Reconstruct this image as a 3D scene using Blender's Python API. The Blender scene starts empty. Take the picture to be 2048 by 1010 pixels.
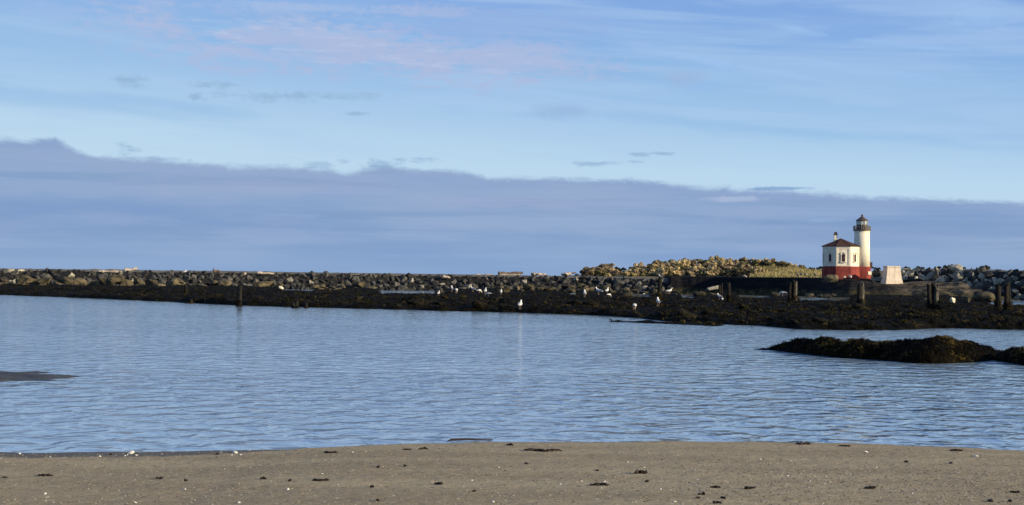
import bpy, bmesh, math, random
import numpy as np
from mathutils import Vector, Matrix

rng = np.random.default_rng(11)
random.seed(11)
S = bpy.context.scene
COL = S.collection
rad = math.radians

# ------------------------------------------------------------------ camera
W, H, F = 2048, 1010, 2900.0
CZ = 2.4
PITCH, ROLL = rad(1.10), rad(0.77)
_cp, _sp, _cr, _sr = math.cos(PITCH), math.sin(PITCH), math.cos(ROLL), math.sin(ROLL)
FW = Vector((0, _cp, _sp)); _u = Vector((0, -_sp, _cp)); _r = Vector((1, 0, 0))
RT = _r * _cr + _u * _sr
UP = _u * _cr - _r * _sr
cam_d = bpy.data.cameras.new('camera')
cam = bpy.data.objects.new('camera', cam_d); COL.objects.link(cam)
m3 = Matrix((RT, UP, -FW)).transposed()
cam.matrix_world = Matrix.Translation((0, 0, CZ)) @ m3.to_4x4()
cam_d.sensor_width = 36.0
cam_d.lens = F / W * 36.0
cam_d.clip_start = 0.1
cam_d.clip_end = 60000
S.camera = cam

# ------------------------------------------------------------------ light
SUN_A = rad(66)          # from straight behind the camera, swung to the right
SUN_E = rad(17)
sd = bpy.data.lights.new('sun', 'SUN'); so = bpy.data.objects.new('sun', sd); COL.objects.link(so)
to_sun = Vector((math.sin(SUN_A) * math.cos(SUN_E), -math.cos(SUN_A) * math.cos(SUN_E), math.sin(SUN_E)))
so.rotation_euler = to_sun.to_track_quat('Z', 'Y').to_euler()
sd.energy = 5.0; sd.angle = rad(0.53); sd.color = (1.0, 0.83, 0.55)
S.view_settings.view_transform = 'Standard'
S.view_settings.look = 'None'
S.view_settings.gamma = 1.0
S.view_settings.use_curve_mapping = False
EXPO = 0.35
S.view_settings.exposure = EXPO


def ray(px, py):
    return (RT * ((px - W / 2) / F) + UP * ((H / 2 - py) / F) + FW)


def PW(px, py, D):
    """the point that stands D metres away along +Y on the line of sight through a pixel of the photograph"""
    d = ray(px, py); k = D / d.y
    return Vector((d.x * k, D, CZ + d.z * k))


def G(px, py, z=0.0):
    d = ray(px, py); k = (z - CZ) / d.z
    return Vector((d.x * k, d.y * k, z))


def HOR(px):
    return 505 + (FW.z * 1.0) * 0 + (547.0 + (px - 8) * (574.3 - 547.0) / 2030 - 505)


def PU(px):
    return (px - 1024) / F


# ------------------------------------------------------------------ tiny node-expression helper
class NT:
    def __init__(s, tree): s.t = tree
    def node(s, kind, **kw):
        n = s.t.nodes.new(kind)
        for k, v in kw.items(): setattr(n, k, v)
        return n
    def put(s, sock, v):
        if isinstance(v, E): s.t.links.new(v.o, sock)
        elif v is not None:
            if hasattr(sock.default_value, '__len__'):
                v = tuple(v) if hasattr(v, '__len__') else (v,) * len(sock.default_value)
                if len(v) == 3 and len(sock.default_value) == 4: v = v + (1,)
            sock.default_value = v
    def m(s, op, a, b=None, c=None, clamp=False):
        n = s.node('ShaderNodeMath', operation=op, use_clamp=clamp)
        for i, v in enumerate((a, b, c)):
            if v is not None: s.put(n.inputs[i], v)
        return E(s, n.outputs[0])
    def mix(s, f, a, b, mode='MIX'):
        n = s.node('ShaderNodeMix', data_type='RGBA', blend_type=mode)
        s.put(n.inputs[0], f); s.put(n.inputs[6], a); s.put(n.inputs[7], b)
        return E(s, n.outputs[2])
    def comb(s, x, y, z):
        n = s.node('ShaderNodeCombineXYZ')
        for i, v in enumerate((x, y, z)): s.put(n.inputs[i], v)
        return E(s, n.outputs[0])
    def noise(s, vec, scale=1.0, detail=4.0, rough=0.55, dist=0.0, out=0):
        n = s.node('ShaderNodeTexNoise')
        if vec is not None: s.put(n.inputs['Vector'], vec)
        s.put(n.inputs['Scale'], scale); s.put(n.inputs['Detail'], detail)
        s.put(n.inputs['Roughness'], rough); s.put(n.inputs['Distortion'], dist)
        return E(s, n.outputs[out])
    def voro(s, vec, scale=1.0, feature='F1', out=0):
        n = s.node('ShaderNodeTexVoronoi', feature=feature)
        if vec is not None: s.put(n.inputs['Vector'], vec)
        s.put(n.inputs['Scale'], scale)
        return E(s, n.outputs[out])
    def ss(s, x, a, b, lo=0.0, hi=1.0):
        n = s.node('ShaderNodeMapRange', interpolation_type='SMOOTHSTEP')
        s.put(n.inputs[0], x); s.put(n.inputs[1], a); s.put(n.inputs[2], b); s.put(n.inputs[3], lo); s.put(n.inputs[4], hi)
        return E(s, n.outputs[0])
    def mapping(s, vec, scale=(1, 1, 1), rot=(0, 0, 0)):
        n = s.node('ShaderNodeMapping'); s.put(n.inputs[0], vec)
        n.inputs['Scale'].default_value = scale; n.inputs['Rotation'].default_value = rot
        return E(s, n.outputs[0])
    def ramp(s, f, stops):
        n = s.node('ShaderNodeValToRGB'); s.put(n.inputs[0], f)
        el = n.color_ramp.elements
        while len(el) < len(stops): el.new(0.5)
        for e, (p, c) in zip(el, stops): e.position = p; e.color = tuple(c) + (1,)
        return E(s, n.outputs[0])


class E:
    def __init__(s, nt, o): s.nt = nt; s.o = o
    def __add__(s, b): return s.nt.m('ADD', s, b)
    __radd__ = __add__
    def __mul__(s, b): return s.nt.m('MULTIPLY', s, b)
    __rmul__ = __mul__
    def __sub__(s, b): return s.nt.m('SUBTRACT', s, b)
    def __rsub__(s, b): return s.nt.m('SUBTRACT', b, s)
    def __truediv__(s, b): return s.nt.m('DIVIDE', s, b)


def lin(r, g, b):
    return tuple(((c / 255) / 12.92 if c / 255 <= 0.04045 else ((c / 255 + 0.055) / 1.055) ** 2.4) for c in (r, g, b))


# ------------------------------------------------------------------ sky
world = bpy.data.worlds.new('World'); S.world = world; world.use_nodes = True
wt = world.node_tree; wt.nodes.clear(); N = NT(wt)
out = N.node('ShaderNodeOutputWorld'); bg = N.node('ShaderNodeBackground')
wt.links.new(bg.outputs[0], out.inputs[0])
SKY_K = 0.10
bg.inputs[1].default_value = SKY_K
sky = N.node('ShaderNodeTexSky', sky_type='NISHITA', sun_disc=False)
sky.sun_elevation = SUN_E
sky.sun_rotation = math.atan2(to_sun.x, to_sun.y)
sky.air_density = 1.0; sky.dust_density = 0.4; sky.ozone_density = 3.0
tc = N.node('ShaderNodeTexCoord'); sep = N.node('ShaderNodeSeparateXYZ')
wt.links.new(tc.outputs['Generated'], sep.inputs[0])
dx, dy, dz = (E(N, sep.outputs[i]) for i in range(3))
hl = N.m('SQRT', dx * dx + dy * dy + 1e-6)
sx, cy = dx / hl, dy / hl
el = N.m('ARCTAN2', dz, hl) * 57.2958
az = N.m('ARCTAN2', sx, cy) * 57.2958
elp = N.m('MAXIMUM', el, 0.0)
cyl = N.comb(sx * 1.0, cy * 1.0, elp * 0.09)            # wraps round the horizon without a seam
cyl_flat = N.comb(sx * 1.0, cy * 1.0, elp * 0.30)
n_big = N.noise(N.comb(sx, cy, elp * 0.16), 3.4, 4, 0.5)
n_mid = N.noise(N.comb(sx, cy, elp * 0.11), 8.0, 5, 0.6)
n_fine = N.noise(N.comb(sx, cy, elp * 0.22), 26.0, 5, 0.6)
n_edge = N.noise(N.comb(sx, cy, elp * 0.06), 16.0, 5, 0.6)
n_torn = N.noise(N.comb(sx, cy, elp * 0.035), 75.0, 5, 0.65, 0.6)
n_edge2 = N.noise(N.comb(sx + 3.0, cy, elp * 0.03), 4.5, 3, 0.5)


def C(r, g, b):
    return tuple(v / SKY_K / 2 ** EXPO for v in lin(r, g, b))


slope = sx * 2.9


def ang(px, py):
    d = ray(px, py).normalized()
    return math.degrees(math.atan2(d.x, d.y)), math.degrees(math.asin(d.z))


BT = [(-200, 296), (0, 279), (55, 283), (110, 274), (140, 292), (185, 313), (340, 321), (500, 334), (690, 343), (770, 331), (820, 338), (935, 345), (985, 358),
      (1100, 359), (1280, 361), (1350, 371), (1480, 379), (1640, 385), (1760, 395), (1900, 398), (2048, 405), (2250, 418)]
dev = []
for bx, by in BT:
    a_, e_ = ang(bx, by); dev.append(((a_ + 30) / 60, e_ - (4.35 - 2.9 * math.sin(math.radians(a_)))))
rd = N.ramp(N.m('DIVIDE', az + 30.0, 60.0, clamp=True), [(0.0, ((dev[0][1] + 2) / 4,) * 3)] + [(p_, ((v_ + 2) / 4,) * 3) for p_, v_ in dev] + [(1.0, ((dev[-1][1] + 2) / 4,) * 3)])
rdv = N.m('MULTIPLY', rd, 4.0) - 2.0
inview = N.ss(N.m('ABSOLUTE', az), 28.0, 24.0)
top_el = 4.35 - slope + rdv * inview + (n_edge - 0.5) * 0.42 + (n_fine - 0.5) * 0.14 + (n_torn - 0.5) * 0.42 + (n_edge2 - 0.5) * 1.2 * (1.0 - inview)
t = el - (4.35 - slope)
clear = N.ramp(N.m('DIVIDE', t + 1.0, 21.0, clamp=True), [
    (0.0, C(190, 218, 238)), (0.075, C(184, 214, 237)), (0.15, C(166, 201, 234)), (0.25, C(144, 185, 229)),
    (0.35, C(131, 171, 226)), (0.55, C(108, 152, 216)), (1.0, C(74, 122, 196))])
base = N.mix(N.ss(el, 16.0, 50.0), clear, E(N, sky.outputs[0]))
# soft thin veils that lie in long streaks, tipping down to the right
tilt = N.comb(sx * 1.0, cy * 1.0, elp * 0.24 + sx * 0.75)
streak = N.noise(tilt, 5.5, 5, 0.55, 0.3)
veil = N.ss(streak, 0.42, 0.66) * N.ss(el, 3.0, 6.0) * N.ss(el, 75.0, 40.0)
base = N.mix(veil * 0.46, base, C(174, 203, 236))
haz = N.ss(N.noise(N.comb(sx + 9.0, cy, elp * 0.10 + sx * 0.35), 3.0, 5, 0.6, 0.6), 0.42, 0.64) * N.ss(t, 1.0, 2.5) * N.ss(el, 60.0, 25.0)
base = N.mix(haz * 0.16, base, C(170, 198, 232))
streak2 = N.noise(N.comb(sx + 5.0, cy, elp * 0.16 + sx * 0.55), 4.0, 4, 0.5)
base = N.mix(N.ss(streak2, 0.50, 0.66) * N.ss(t, 6.5, 2.0) * N.ss(t, 0.2, 1.5) * 0.45, base, C(139, 184, 226))


def puff(px, py, wx, wy, col, op, ragged=1.0, tip=0.0, soft=1.0, dens=None):
    """a cloud that stands in one direction of the sky, with an outline broken up by noise"""
    global base
    a, e = ang(px, py)
    ka, ke = 1 / (wx / F * 57.3), 1 / (wy / F * 57.3)
    ea = (az - a) * ka
    ee = (el - e + (az - a) * tip) * ke
    r = N.m('SQRT', ea * ea + ee * ee)
    k = 1.0 - r + (n_fine - 0.5) * (1.1 * ragged) + (n_torn - 0.5) * (1.8 * ragged) + (n_edge - 0.5) * (0.6 * ragged)
    msk = N.ss(k, 0.0, soft)
    if dens is not None: msk = msk * dens
    base = N.mix(msk * op, base, col)


pinky = C(172, 188, 223)
lump = N.ss(N.noise(N.comb(sx, cy, elp * 0.075), 11.0, 7, 0.66, 0.6), 0.36, 0.54)
puff(570, 82, 480, 84, pinky, 0.92, 0.9, 0.07, 0.7, lump)
puff(970, 122, 370, 66, pinky, 0.92, 0.9, 0.05, 0.7, lump)
puff(1000, 50, 330, 50, C(150, 178, 225), 0.6, 0.9, 0.0, 0.9)
lump2 = N.ss(N.noise(N.comb(sx, cy, elp * 0.12), 34.0, 5, 0.6, 0.4), 0.50, 0.66)
puff(620, 85, 430, 60, C(190, 202, 230), 0.5, 0.9, 0.07, 0.9, lump2)
puff(980, 130, 260, 34, C(188, 201, 230), 0.5, 0.9, 0.03, 0.9, lump2)
puff(600, 15, 240, 14, C(166, 190, 228), 0.7, 0.9, 0.0, 0.9)
puff(865, 22, 110, 20, pinky, 0.6, 0.9, 0.0, 0.9)
puff(110, 22, 150, 24, C(158, 188, 230), 0.6, 0.9, 0.03, 0.9)
puff(1365, 155, 60, 22, C(160, 182, 220), 0.6, 0.6, 0.0, 0.9)
puff(1125, 222, 90, 22, C(148, 180, 218), 0.55, 0.6, 0.0, 0.9)
for (x, y, wx, wy, tp) in ((1830, 92, 150, 9, .12), (1600, 60, 60, 10, .2), (1960, 30, 130, 34, .10), (1400, 118, 150, 14, .2),
                           (1760, 145, 260, 16, .15), (1560, 145, 150, 10, .2)):
    puff(x, y, wx, wy, C(160, 196, 238), 0.6, 0.8, tp, 1.0)
grey = C(148, 180, 212)
for (x, y, wx, wy, o) in ((263, 161, 30, 9, .7), (392, 194, 15, 5, .7), (425, 168, 32, 6, .6), (560, 193, 85, 9, .6), (715, 228, 24, 4, .6),
                       (680, 192, 90, 6, .4), (845, 320, 30, 6, .75), (797, 319, 14, 4, .7), (688, 323, 14, 5, .6), (770, 330, 38, 8, .8),
                       (245, 295, 20, 8, .55), (272, 300, 24, 5, .5), (1279, 309, 19, 4, .7), (1322, 307, 17, 3, .7), (1174, 328, 26, 4, .65),
                       (1225, 326, 18, 3, .4), (1272, 323, 16, 3, .5), (320, 318, 55, 4, .6), (640, 330, 30, 6, .5)):
    puff(x, y, wx * 1.5, wy * 1.7, grey, o * 1.1, 1.3, 0.0, 0.9)
# the long cloud bank over the horizon
bank = N.ss(el - top_el, 0.16, -0.16)
n_lay = N.noise(N.comb(sx + 2.0, cy, elp * 0.42 + sx * 0.10), 4.2, 5, 0.6, 0.5)
bcol = N.mix(N.ss(n_big, 0.38, 0.60), C(124, 155, 200), C(145, 169, 205))
bcol = N.mix(N.ss(n_mid, 0.46, 0.66) * 0.45, bcol, C(155, 173, 208))
bcol = N.mix(N.ss(n_lay, 0.48, 0.64) * 0.50, bcol, C(122, 152, 194))
bcol = N.mix(N.ss(n_lay, 0.44, 0.34) * 0.30, bcol, C(153, 176, 208))
bcol = N.mix(N.ss(el, 2.2, 0.0) * 0.6, bcol, C(138, 167, 207))
rim = N.ss(el - top_el, -0.75, -0.05) * bank
bcol = N.mix(rim * 0.35, bcol, C(150, 168, 205))
base = N.mix(bank * 0.97, base, bcol)
puff(1560, 377, 90, 5, C(130, 163, 205), 0.8, 0.5, -0.02, 0.6)
puff(1465, 398, 80, 9, C(172, 188, 218), 0.8, 0.8, 0.0, 0.8)
puff(1640, 441, 60, 6, C(150, 179, 216), 0.5, 0.6, 0.0, 0.9)
puff(500, 372, 420, 22, C(158, 172, 208), 0.45, 0.8, 0.0, 1.0)
puff(1050, 405, 330, 20, C(160, 173, 208), 0.40, 0.8, 0.0, 1.0)
puff(1720, 470, 300, 26, C(140, 162, 200), 0.4, 0.6, 0.0, 0.9)
N.put(bg.inputs[0], base)


# ------------------------------------------------------------------ materials
def new_mat(name):
    m = bpy.data.materials.new(name); m.use_nodes = True
    t = m.node_tree; t.nodes.clear(); n = NT(t)
    o = n.node('ShaderNodeOutputMaterial'); p = n.node('ShaderNodeBsdfPrincipled')
    t.links.new(p.outputs[0], o.inputs[0])
    return m, n, p


def coords(n, kind='Object'):
    c = n.node('ShaderNodeTexCoord'); return E(n, c.outputs[kind])


def world_pos(n):
    g = n.node('ShaderNodeNewGeometry'); return E(n, g.outputs['Position'])


def bump(n, p, h, strength=0.5, dist=0.1):
    b = n.node('ShaderNodeBump'); n.put(b.inputs['Height'], h); n.put(b.inputs['Strength'], strength)
    b.inputs['Distance'].default_value = dist
    n.t.links.new(b.outputs[0], p.inputs['Normal'])


def simple(name, a, b=None, scale=3.0, rough=0.85, bmp=0.3, bdist=0.05, spec=0.3, metal=0.0, lo=0.35, hi=0.65, rand=0.0, detail=6, pos=False):
    m, n, p = new_mat(name)
    v = world_pos(n) if pos else coords(n)
    b = b or tuple(x * 0.7 for x in a)
    nz = n.noise(v, scale, detail, 0.6)
    col = n.mix(n.ss(nz, lo, hi), b, a)
    if rand:
        oi = n.node('ShaderNodeObjectInfo'); r = E(n, oi.outputs['Random'])
        col = n.mix(1.0, col, n.comb(1 - rand + r * (2 * rand), 1 - rand + r * (1.9 * rand), 1 - rand + r * (1.75 * rand)), 'MULTIPLY')
    n.put(p.inputs['Base Color'], col)
    p.inputs['Roughness'].default_value = rough
    p.inputs['Specular IOR Level'].default_value = spec
    p.inputs['Metallic'].default_value = metal
    if bmp: bump(n, p, n.noise(v, scale * 3.1, 6, 0.65), bmp, bdist)
    return m


def mat_water():
    m, n, p = new_mat('river_water')
    v = world_pos(n)
    sp = n.node('ShaderNodeSeparateXYZ'); n.put(sp.inputs[0], v)
    X, Y = E(n, sp.outputs[0]), E(n, sp.outputs[1])
    # wind-ruffled and sheltered lanes
    lanes = n.noise(n.comb(X * 0.012, Y * 0.055, 0.0), 1.0, 3, 0.5)
    lane = n.ss(lanes, 0.36, 0.62, 0.45, 1.0)
    shelter = n.ss(Y, 75.0, 112.0, 1.0, 0.65)
    w1 = n.noise(n.mapping(v, (1.0, 0.95, 1.0), (0, 0, rad(12))), 1.5, 2, 0.45, 0.5)
    w2 = n.noise(n.mapping(v, (1.0, 1.1, 1.0), (0, 0, rad(-14))), 4.6, 3, 0.5, 0.4)
    w3 = n.noise(v, 14.0, 2, 0.5)
    w1 = n.m('POWER', n.m('MAXIMUM', w1 * 1.6, 0.0), 2.0)
    h = w1 * 0.072 + w2 * 0.014 + w3 * 0.0012
    bump(n, p, h * lane * shelter, 1.0, 1.0)
    p.inputs['Base Color'].default_value = (0.27, 0.385, 0.52, 1)
    p.inputs['Roughness'].default_value = 0.07
    p.inputs['IOR'].default_value = 2.7
    return m


def mat_sand():
    m, n, p = new_mat('beach_sand')
    v = world_pos(n)
    sp = n.node('ShaderNodeSeparateXYZ'); n.put(sp.inputs[0], v)
    X, Y, Z = (E(n, sp.outputs[i]) for i in range(3))
    big = n.noise(n.mapping(v, (0.35, 1.3, 1.0)), 0.8, 4, 0.55)
    med = n.noise(v, 9.0, 5, 0.6)
    fin = n.noise(v, 60.0, 4, 0.75)
    col = n.mix(n.ss(big, 0.35, 0.65), (0.290, 0.236, 0.150), (0.385, 0.320, 0.208))
    col = n.mix(n.ss(med, 0.42, 0.75) * 0.55, col, (0.44, 0.38, 0.29))
    col = n.mix(n.ss(n.noise(v, 33.0, 4, 0.75), 0.50, 0.62) * 0.75, col, (0.15, 0.12, 0.086))
    col = n.mix(n.ss(n.noise(v, 27.0, 3, 0.7), 0.58, 0.72) * 0.7, col, (0.60, 0.54, 0.43))
    # wet sand low down by the water, wider where the beach is lower
    wn = (n.noise(n.comb(X * 0.8, Y * 3.0, 0.0), 1.6, 4, 0.6) - 0.5) * 0.03
    wet = n.ss(Z + wn, 0.052, 0.030)
    col = n.mix(wet * 0.80, col, (0.060, 0.054, 0.046))
    n.put(p.inputs['Base Color'], col)
    n.put(p.inputs['Roughness'], n.m('SUBTRACT', 0.95, wet * 0.35))
    p.inputs['Specular IOR Level'].default_value = 0.2
    bump(n, p, med * 0.010 + fin * 0.006, 1.0, 1.0)
    return m


def mat_weed(name='rockweed', k=1.0, sc=0.9):
    m, n, p = new_mat(name)
    v = world_pos(n)
    a = n.noise(v, sc, 6, 0.65); b = n.noise(v, sc * 5.5, 5, 0.7)
    col = n.mix(n.ss(a, 0.42, 0.66), (0.0025 * k, 0.0022 * k, 0.0015 * k), (0.011 * k, 0.009 * k, 0.004 * k))
    col = n.mix(n.ss(b, 0.55, 0.72) * 0.7, col, (0.042 * k, 0.034 * k, 0.012 * k))
    n.put(p.inputs['Base Color'], col)
    p.inputs['Roughness'].default_value = 0.75
    p.inputs['Specular IOR Level'].default_value = 0.04
    bump(n, p, b, 1.0, 0.16)
    return m


M = {}
M['water'] = mat_water()
M['sand'] = mat_sand()
M['weed'] = mat_weed()
M['weed_near'] = mat_weed('rockweed_near', 0.9, 2.0)
M['frond'] = simple('rockweed_frond', (0.070, 0.055, 0.019), (0.006, 0.005, 0.0025), 0.5, 0.7, 0.0, spec=0.05, pos=True, lo=0.42, hi=0.72)
M['frond_near'] = simple('rockweed_frond_near', (0.13, 0.090, 0.020), (0.006, 0.0045, 0.002), 0.8, 0.6, 0.0, spec=0.06, pos=True, lo=0.50, hi=0.66)
M['stone'] = simple('jetty_stone', (0.085, 0.085, 0.082), (0.017, 0.019, 0.023), 1.0, 0.85, 0.6, 0.15, rand=0.6)
M['stone_pale'] = simple('jetty_stone_pale', (0.36, 0.34, 0.28), (0.17, 0.165, 0.14), 1.0, 0.85, 0.6, 0.12, rand=0.35)
M['core'] = simple('jetty_core', (0.014, 0.014, 0.016), (0.006, 0.006, 0.008), 0.6, 0.9, 0.6, 0.2)
M['crest'] = simple('crest_gravel', (0.20, 0.18, 0.15), (0.09, 0.085, 0.08), 0.5, 0.95, 0.4, 0.1)
M['tan'] = simple('tan_boulder', (0.150, 0.124, 0.074), (0.028, 0.025, 0.018), 0.9, 0.9, 0.7, 0.2, rand=0.35)
M['olive'] = simple('olive_boulder', (0.085, 0.072, 0.042), (0.020, 0.018, 0.013), 0.9, 0.85, 0.7, 0.2, rand=0.35)
M['rock_wet'] = simple('wet_weedy_rock', (0.034, 0.029, 0.016), (0.006, 0.005, 0.003), 2.2, 0.8, 0.9, 0.2, spec=0.08, rand=0.5)
M['white_rock'] = simple('white_rock', (0.74, 0.69, 0.55), (0.50, 0.46, 0.36), 1.5, 0.8, 0.5, 0.1)
M['post'] = simple('old_piling_wood', (0.015, 0.012, 0.008), (0.004, 0.0035, 0.003), 3.0, 0.85, 0.7, 0.05)
M['post_pale'] = simple('pale_piling_wood', (0.16, 0.145, 0.11), (0.04, 0.036, 0.03), 3.0, 0.85, 0.7, 0.05)
M['drift'] = simple('bleached_driftwood', (0.52, 0.44, 0.37), (0.28, 0.23, 0.19), 2.0, 0.85, 0.4, 0.05)
M['drift_brown'] = simple('brown_driftwood', (0.20, 0.15, 0.11), (0.09, 0.07, 0.055), 2.0, 0.85, 0.4, 0.05)
M['mud'] = simple('mud_bar', (0.075, 0.072, 0.066), (0.040, 0.039, 0.037), 1.2, 0.6, 0.4, 0.05, pos=True)
M['kelp'] = simple('dry_kelp', (0.030, 0.017, 0.012), (0.010, 0.007, 0.006), 20.0, 0.5, 0.3, 0.01)
M['shell'] = simple('shell', (0.86, 0.83, 0.76), (0.60, 0.56, 0.50), 30.0, 0.5, 0.0)
M['gull'] = simple('white_plumage', (0.86, 0.85, 0.82), (0.74, 0.73, 0.70), 9.0, 0.8, 0.0)
M['wing'] = simple('grey_plumage', (0.55, 0.56, 0.58), (0.36, 0.37, 0.40), 12.0, 0.8, 0.0)
M['beak'] = simple('yellow_beak', (0.55, 0.38, 0.05), None, 9, 0.6, 0.0)
M['legs'] = simple('gull_leg_skin', (0.40, 0.27, 0.22), None, 9, 0.6, 0.0)
M['wall'] = simple('white_stucco', (0.86, 0.80, 0.64), (0.74, 0.66, 0.50), 0.6, 0.8, 0.15, 0.02, lo=0.3, hi=0.6)
M['trim'] = simple('cream_trim', (0.86, 0.80, 0.65), (0.76, 0.69, 0.55), 1.6, 0.8, 0.1, 0.02)
M['red'] = simple('red_painted_stone', (0.36, 0.062, 0.045), (0.20, 0.030, 0.026), 0.7, 0.75, 0.5, 0.04)
M['roof'] = simple('brown_shingle_roof', (0.085, 0.040, 0.030), (0.045, 0.023, 0.019), 2.5, 0.85, 0.7, 0.05)
M['iron'] = simple('dark_ironwork', (0.13, 0.095, 0.078), (0.040, 0.030, 0.026), 4.0, 0.6, 0.2, 0.02)
M['iron_grey'] = simple('grey_ironwork', (0.22, 0.21, 0.19), (0.13, 0.12, 0.11), 4.0, 0.5, 0.0)
M['maroon'] = simple('maroon_shutter', (0.080, 0.022, 0.026), (0.035, 0.014, 0.018), 3.0, 0.5, 0.1, 0.01)
M['plinth'] = simple('cream_concrete', (0.86, 0.74, 0.60), (0.70, 0.58, 0.46), 1.1, 0.85, 0.3, 0.04)
M['sign'] = simple('pale_sign_face', (0.80, 0.74, 0.60), (0.66, 0.60, 0.50), 4, 0.6, 0.0)
M['leaf_tan'] = simple('tan_leaves', (0.56, 0.45, 0.25), (0.36, 0.29, 0.16), 0.7, 0.9, 0.0, rand=0.35, pos=True)
M['leaf_olive'] = simple('olive_leaves', (0.27, 0.235, 0.105), (0.13, 0.115, 0.06), 0.7, 0.9, 0.0, rand=0.35, pos=True)
M['leaf_brown'] = simple('brown_leaves', (0.34, 0.26, 0.165), (0.18, 0.14, 0.09), 0.7, 0.9, 0.0, rand=0.35, pos=True)
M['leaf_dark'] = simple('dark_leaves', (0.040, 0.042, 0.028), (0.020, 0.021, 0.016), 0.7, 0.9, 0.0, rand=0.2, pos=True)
M['twig'] = simple('grey_twig', (0.10, 0.08, 0.06), None, 3, 0.9, 0.0)
M['dune'] = simple('dune_soil', (0.17, 0.15, 0.085), (0.07, 0.06, 0.04), 0.25, 0.95, 0.6, 0.3)
M['grass'] = simple('dune_grass', (0.46, 0.38, 0.18), (0.20, 0.18, 0.08), 0.18, 0.9, 0.0, pos=True)


def streaky(name, a, b, stain, k):
    m, n, p = new_mat(name)
    v = coords(n)
    base_ = n.mix(n.ss(n.noise(v, 0.9, 6, 0.6), 0.35, 0.65), b, a)
    run = n.noise(n.mapping(v, (2.6, 2.6, 0.28)), 1.0, 5, 0.6)
    blot = n.noise(v, 1.7, 5, 0.65)
    col = n.mix(n.ss(run, 0.52, 0.70) * k, base_, stain)
    col = n.mix(n.ss(blot, 0.58, 0.72) * k, col, tuple(x * 0.55 for x in a))
    n.put(p.inputs['Base Color'], col); p.inputs['Roughness'].default_value = 0.85; p.inputs['Specular IOR Level'].default_value = 0.2
    bump(n, p, n.noise(v, 5.0, 6, 0.6), 0.4, 0.03)
    return m


M['wall'] = streaky('white_stucco_weathered', (0.86, 0.80, 0.66), (0.76, 0.69, 0.54), (0.52, 0.38, 0.22), 0.55)
M['red'] = streaky('red_stone_weathered', (0.30, 0.062, 0.048), (0.19, 0.034, 0.030), (0.11, 0.032, 0.028), 0.7)
M['plinth'] = streaky('cream_concrete_weathered', (0.86, 0.74, 0.60), (0.74, 0.62, 0.49), (0.48, 0.38, 0.28), 0.55)


def mat_glass():
    m, n, p = new_mat('lantern_glass')
    p.inputs['Base Color'].default_value = (0.86, 0.93, 0.90, 1)
    p.inputs['Roughness'].default_value = 0.03
    p.inputs['Transmission Weight'].default_value = 0.6
    p.inputs['IOR'].default_value = 1.1
    return m


M['glass'] = mat_glass()


def mat_point():
    m, n, p = new_mat('point_bedrock')
    v = world_pos(n)
    sp = n.node('ShaderNodeSeparateXYZ'); n.put(sp.inputs[0], v)
    X, Y, Z = (E(n, sp.outputs[i]) for i in range(3))
    a = n.noise(v, 0.35, 6, 0.65)
    bed = n.noise(n.mapping(v, (0.25, 0.5, 3.2), (0, rad(7), 0)), 1.0, 6, 0.6, 0.5)
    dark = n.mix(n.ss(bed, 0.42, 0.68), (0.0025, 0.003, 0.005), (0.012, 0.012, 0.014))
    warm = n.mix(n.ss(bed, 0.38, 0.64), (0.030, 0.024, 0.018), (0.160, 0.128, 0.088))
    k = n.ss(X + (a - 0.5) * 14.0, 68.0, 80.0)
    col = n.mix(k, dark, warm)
    tide = n.ss(Z + (a - 0.5) * 1.5, 1.6, 0.7)
    col = n.mix(tide * 0.8, col, n.mix(n.ss(n.noise(v, 1.3, 5, 0.6), 0.4, 0.62), (0.020, 0.018, 0.010), (0.085, 0.075, 0.030)))
    n.put(p.inputs['Base Color'], col)
    p.inputs['Roughness'].default_value = 0.9
    p.inputs['Specular IOR Level'].default_value = 0.2
    bump(n, p, bed * 0.6 + n.noise(v, 2.2, 6, 0.7) * 0.6, 0.9, 0.35)
    return m


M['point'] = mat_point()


# ------------------------------------------------------------------ object helpers
def tag(o, label=None, cat=None, group=None, kind=None):
    if label: o['label'] = label
    if cat: o['category'] = cat
    if group: o['group'] = group
    if kind: o['kind'] = kind
    return o


def mesh_from(name, V, Fc, mats, smooth=False, mi=None):
    me = bpy.data.meshes.new(name)
    me.from_pydata(V if isinstance(V, list) else V.tolist(), [], Fc if isinstance(Fc, list) else Fc.tolist())
    for m in (mats if isinstance(mats, (list, tuple)) else [mats]): me.materials.append(m)
    if mi is not None: me.polygons.foreach_set('material_index', np.asarray(mi, dtype=np.int32))
    if smooth: me.polygons.foreach_set('use_smooth', np.ones(len(me.polygons), dtype=bool))
    me.update()
    return me


def link(name, me, parent=None, loc=(0, 0, 0), rot=(0, 0, 0), sc=(1, 1, 1)):
    o = bpy.data.objects.new(name, me); COL.objects.link(o)
    o.location = loc; o.rotation_euler = rot; o.scale = sc
    if parent: o.parent = parent
    return o


def empty(name, loc, rz=0.0, sc=1.0):
    o = bpy.data.objects.new(name, None); COL.objects.link(o)
    o.location = loc; o.rotation_euler = (0, 0, rz); o.scale = (sc, sc, sc); o.empty_display_size = 0.2
    return o


def copy_tree(o, parent=None):
    c = o.copy(); COL.objects.link(c)
    if parent: c.parent = parent
    for ch in list(o.children): copy_tree(ch, c)
    return c


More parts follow.
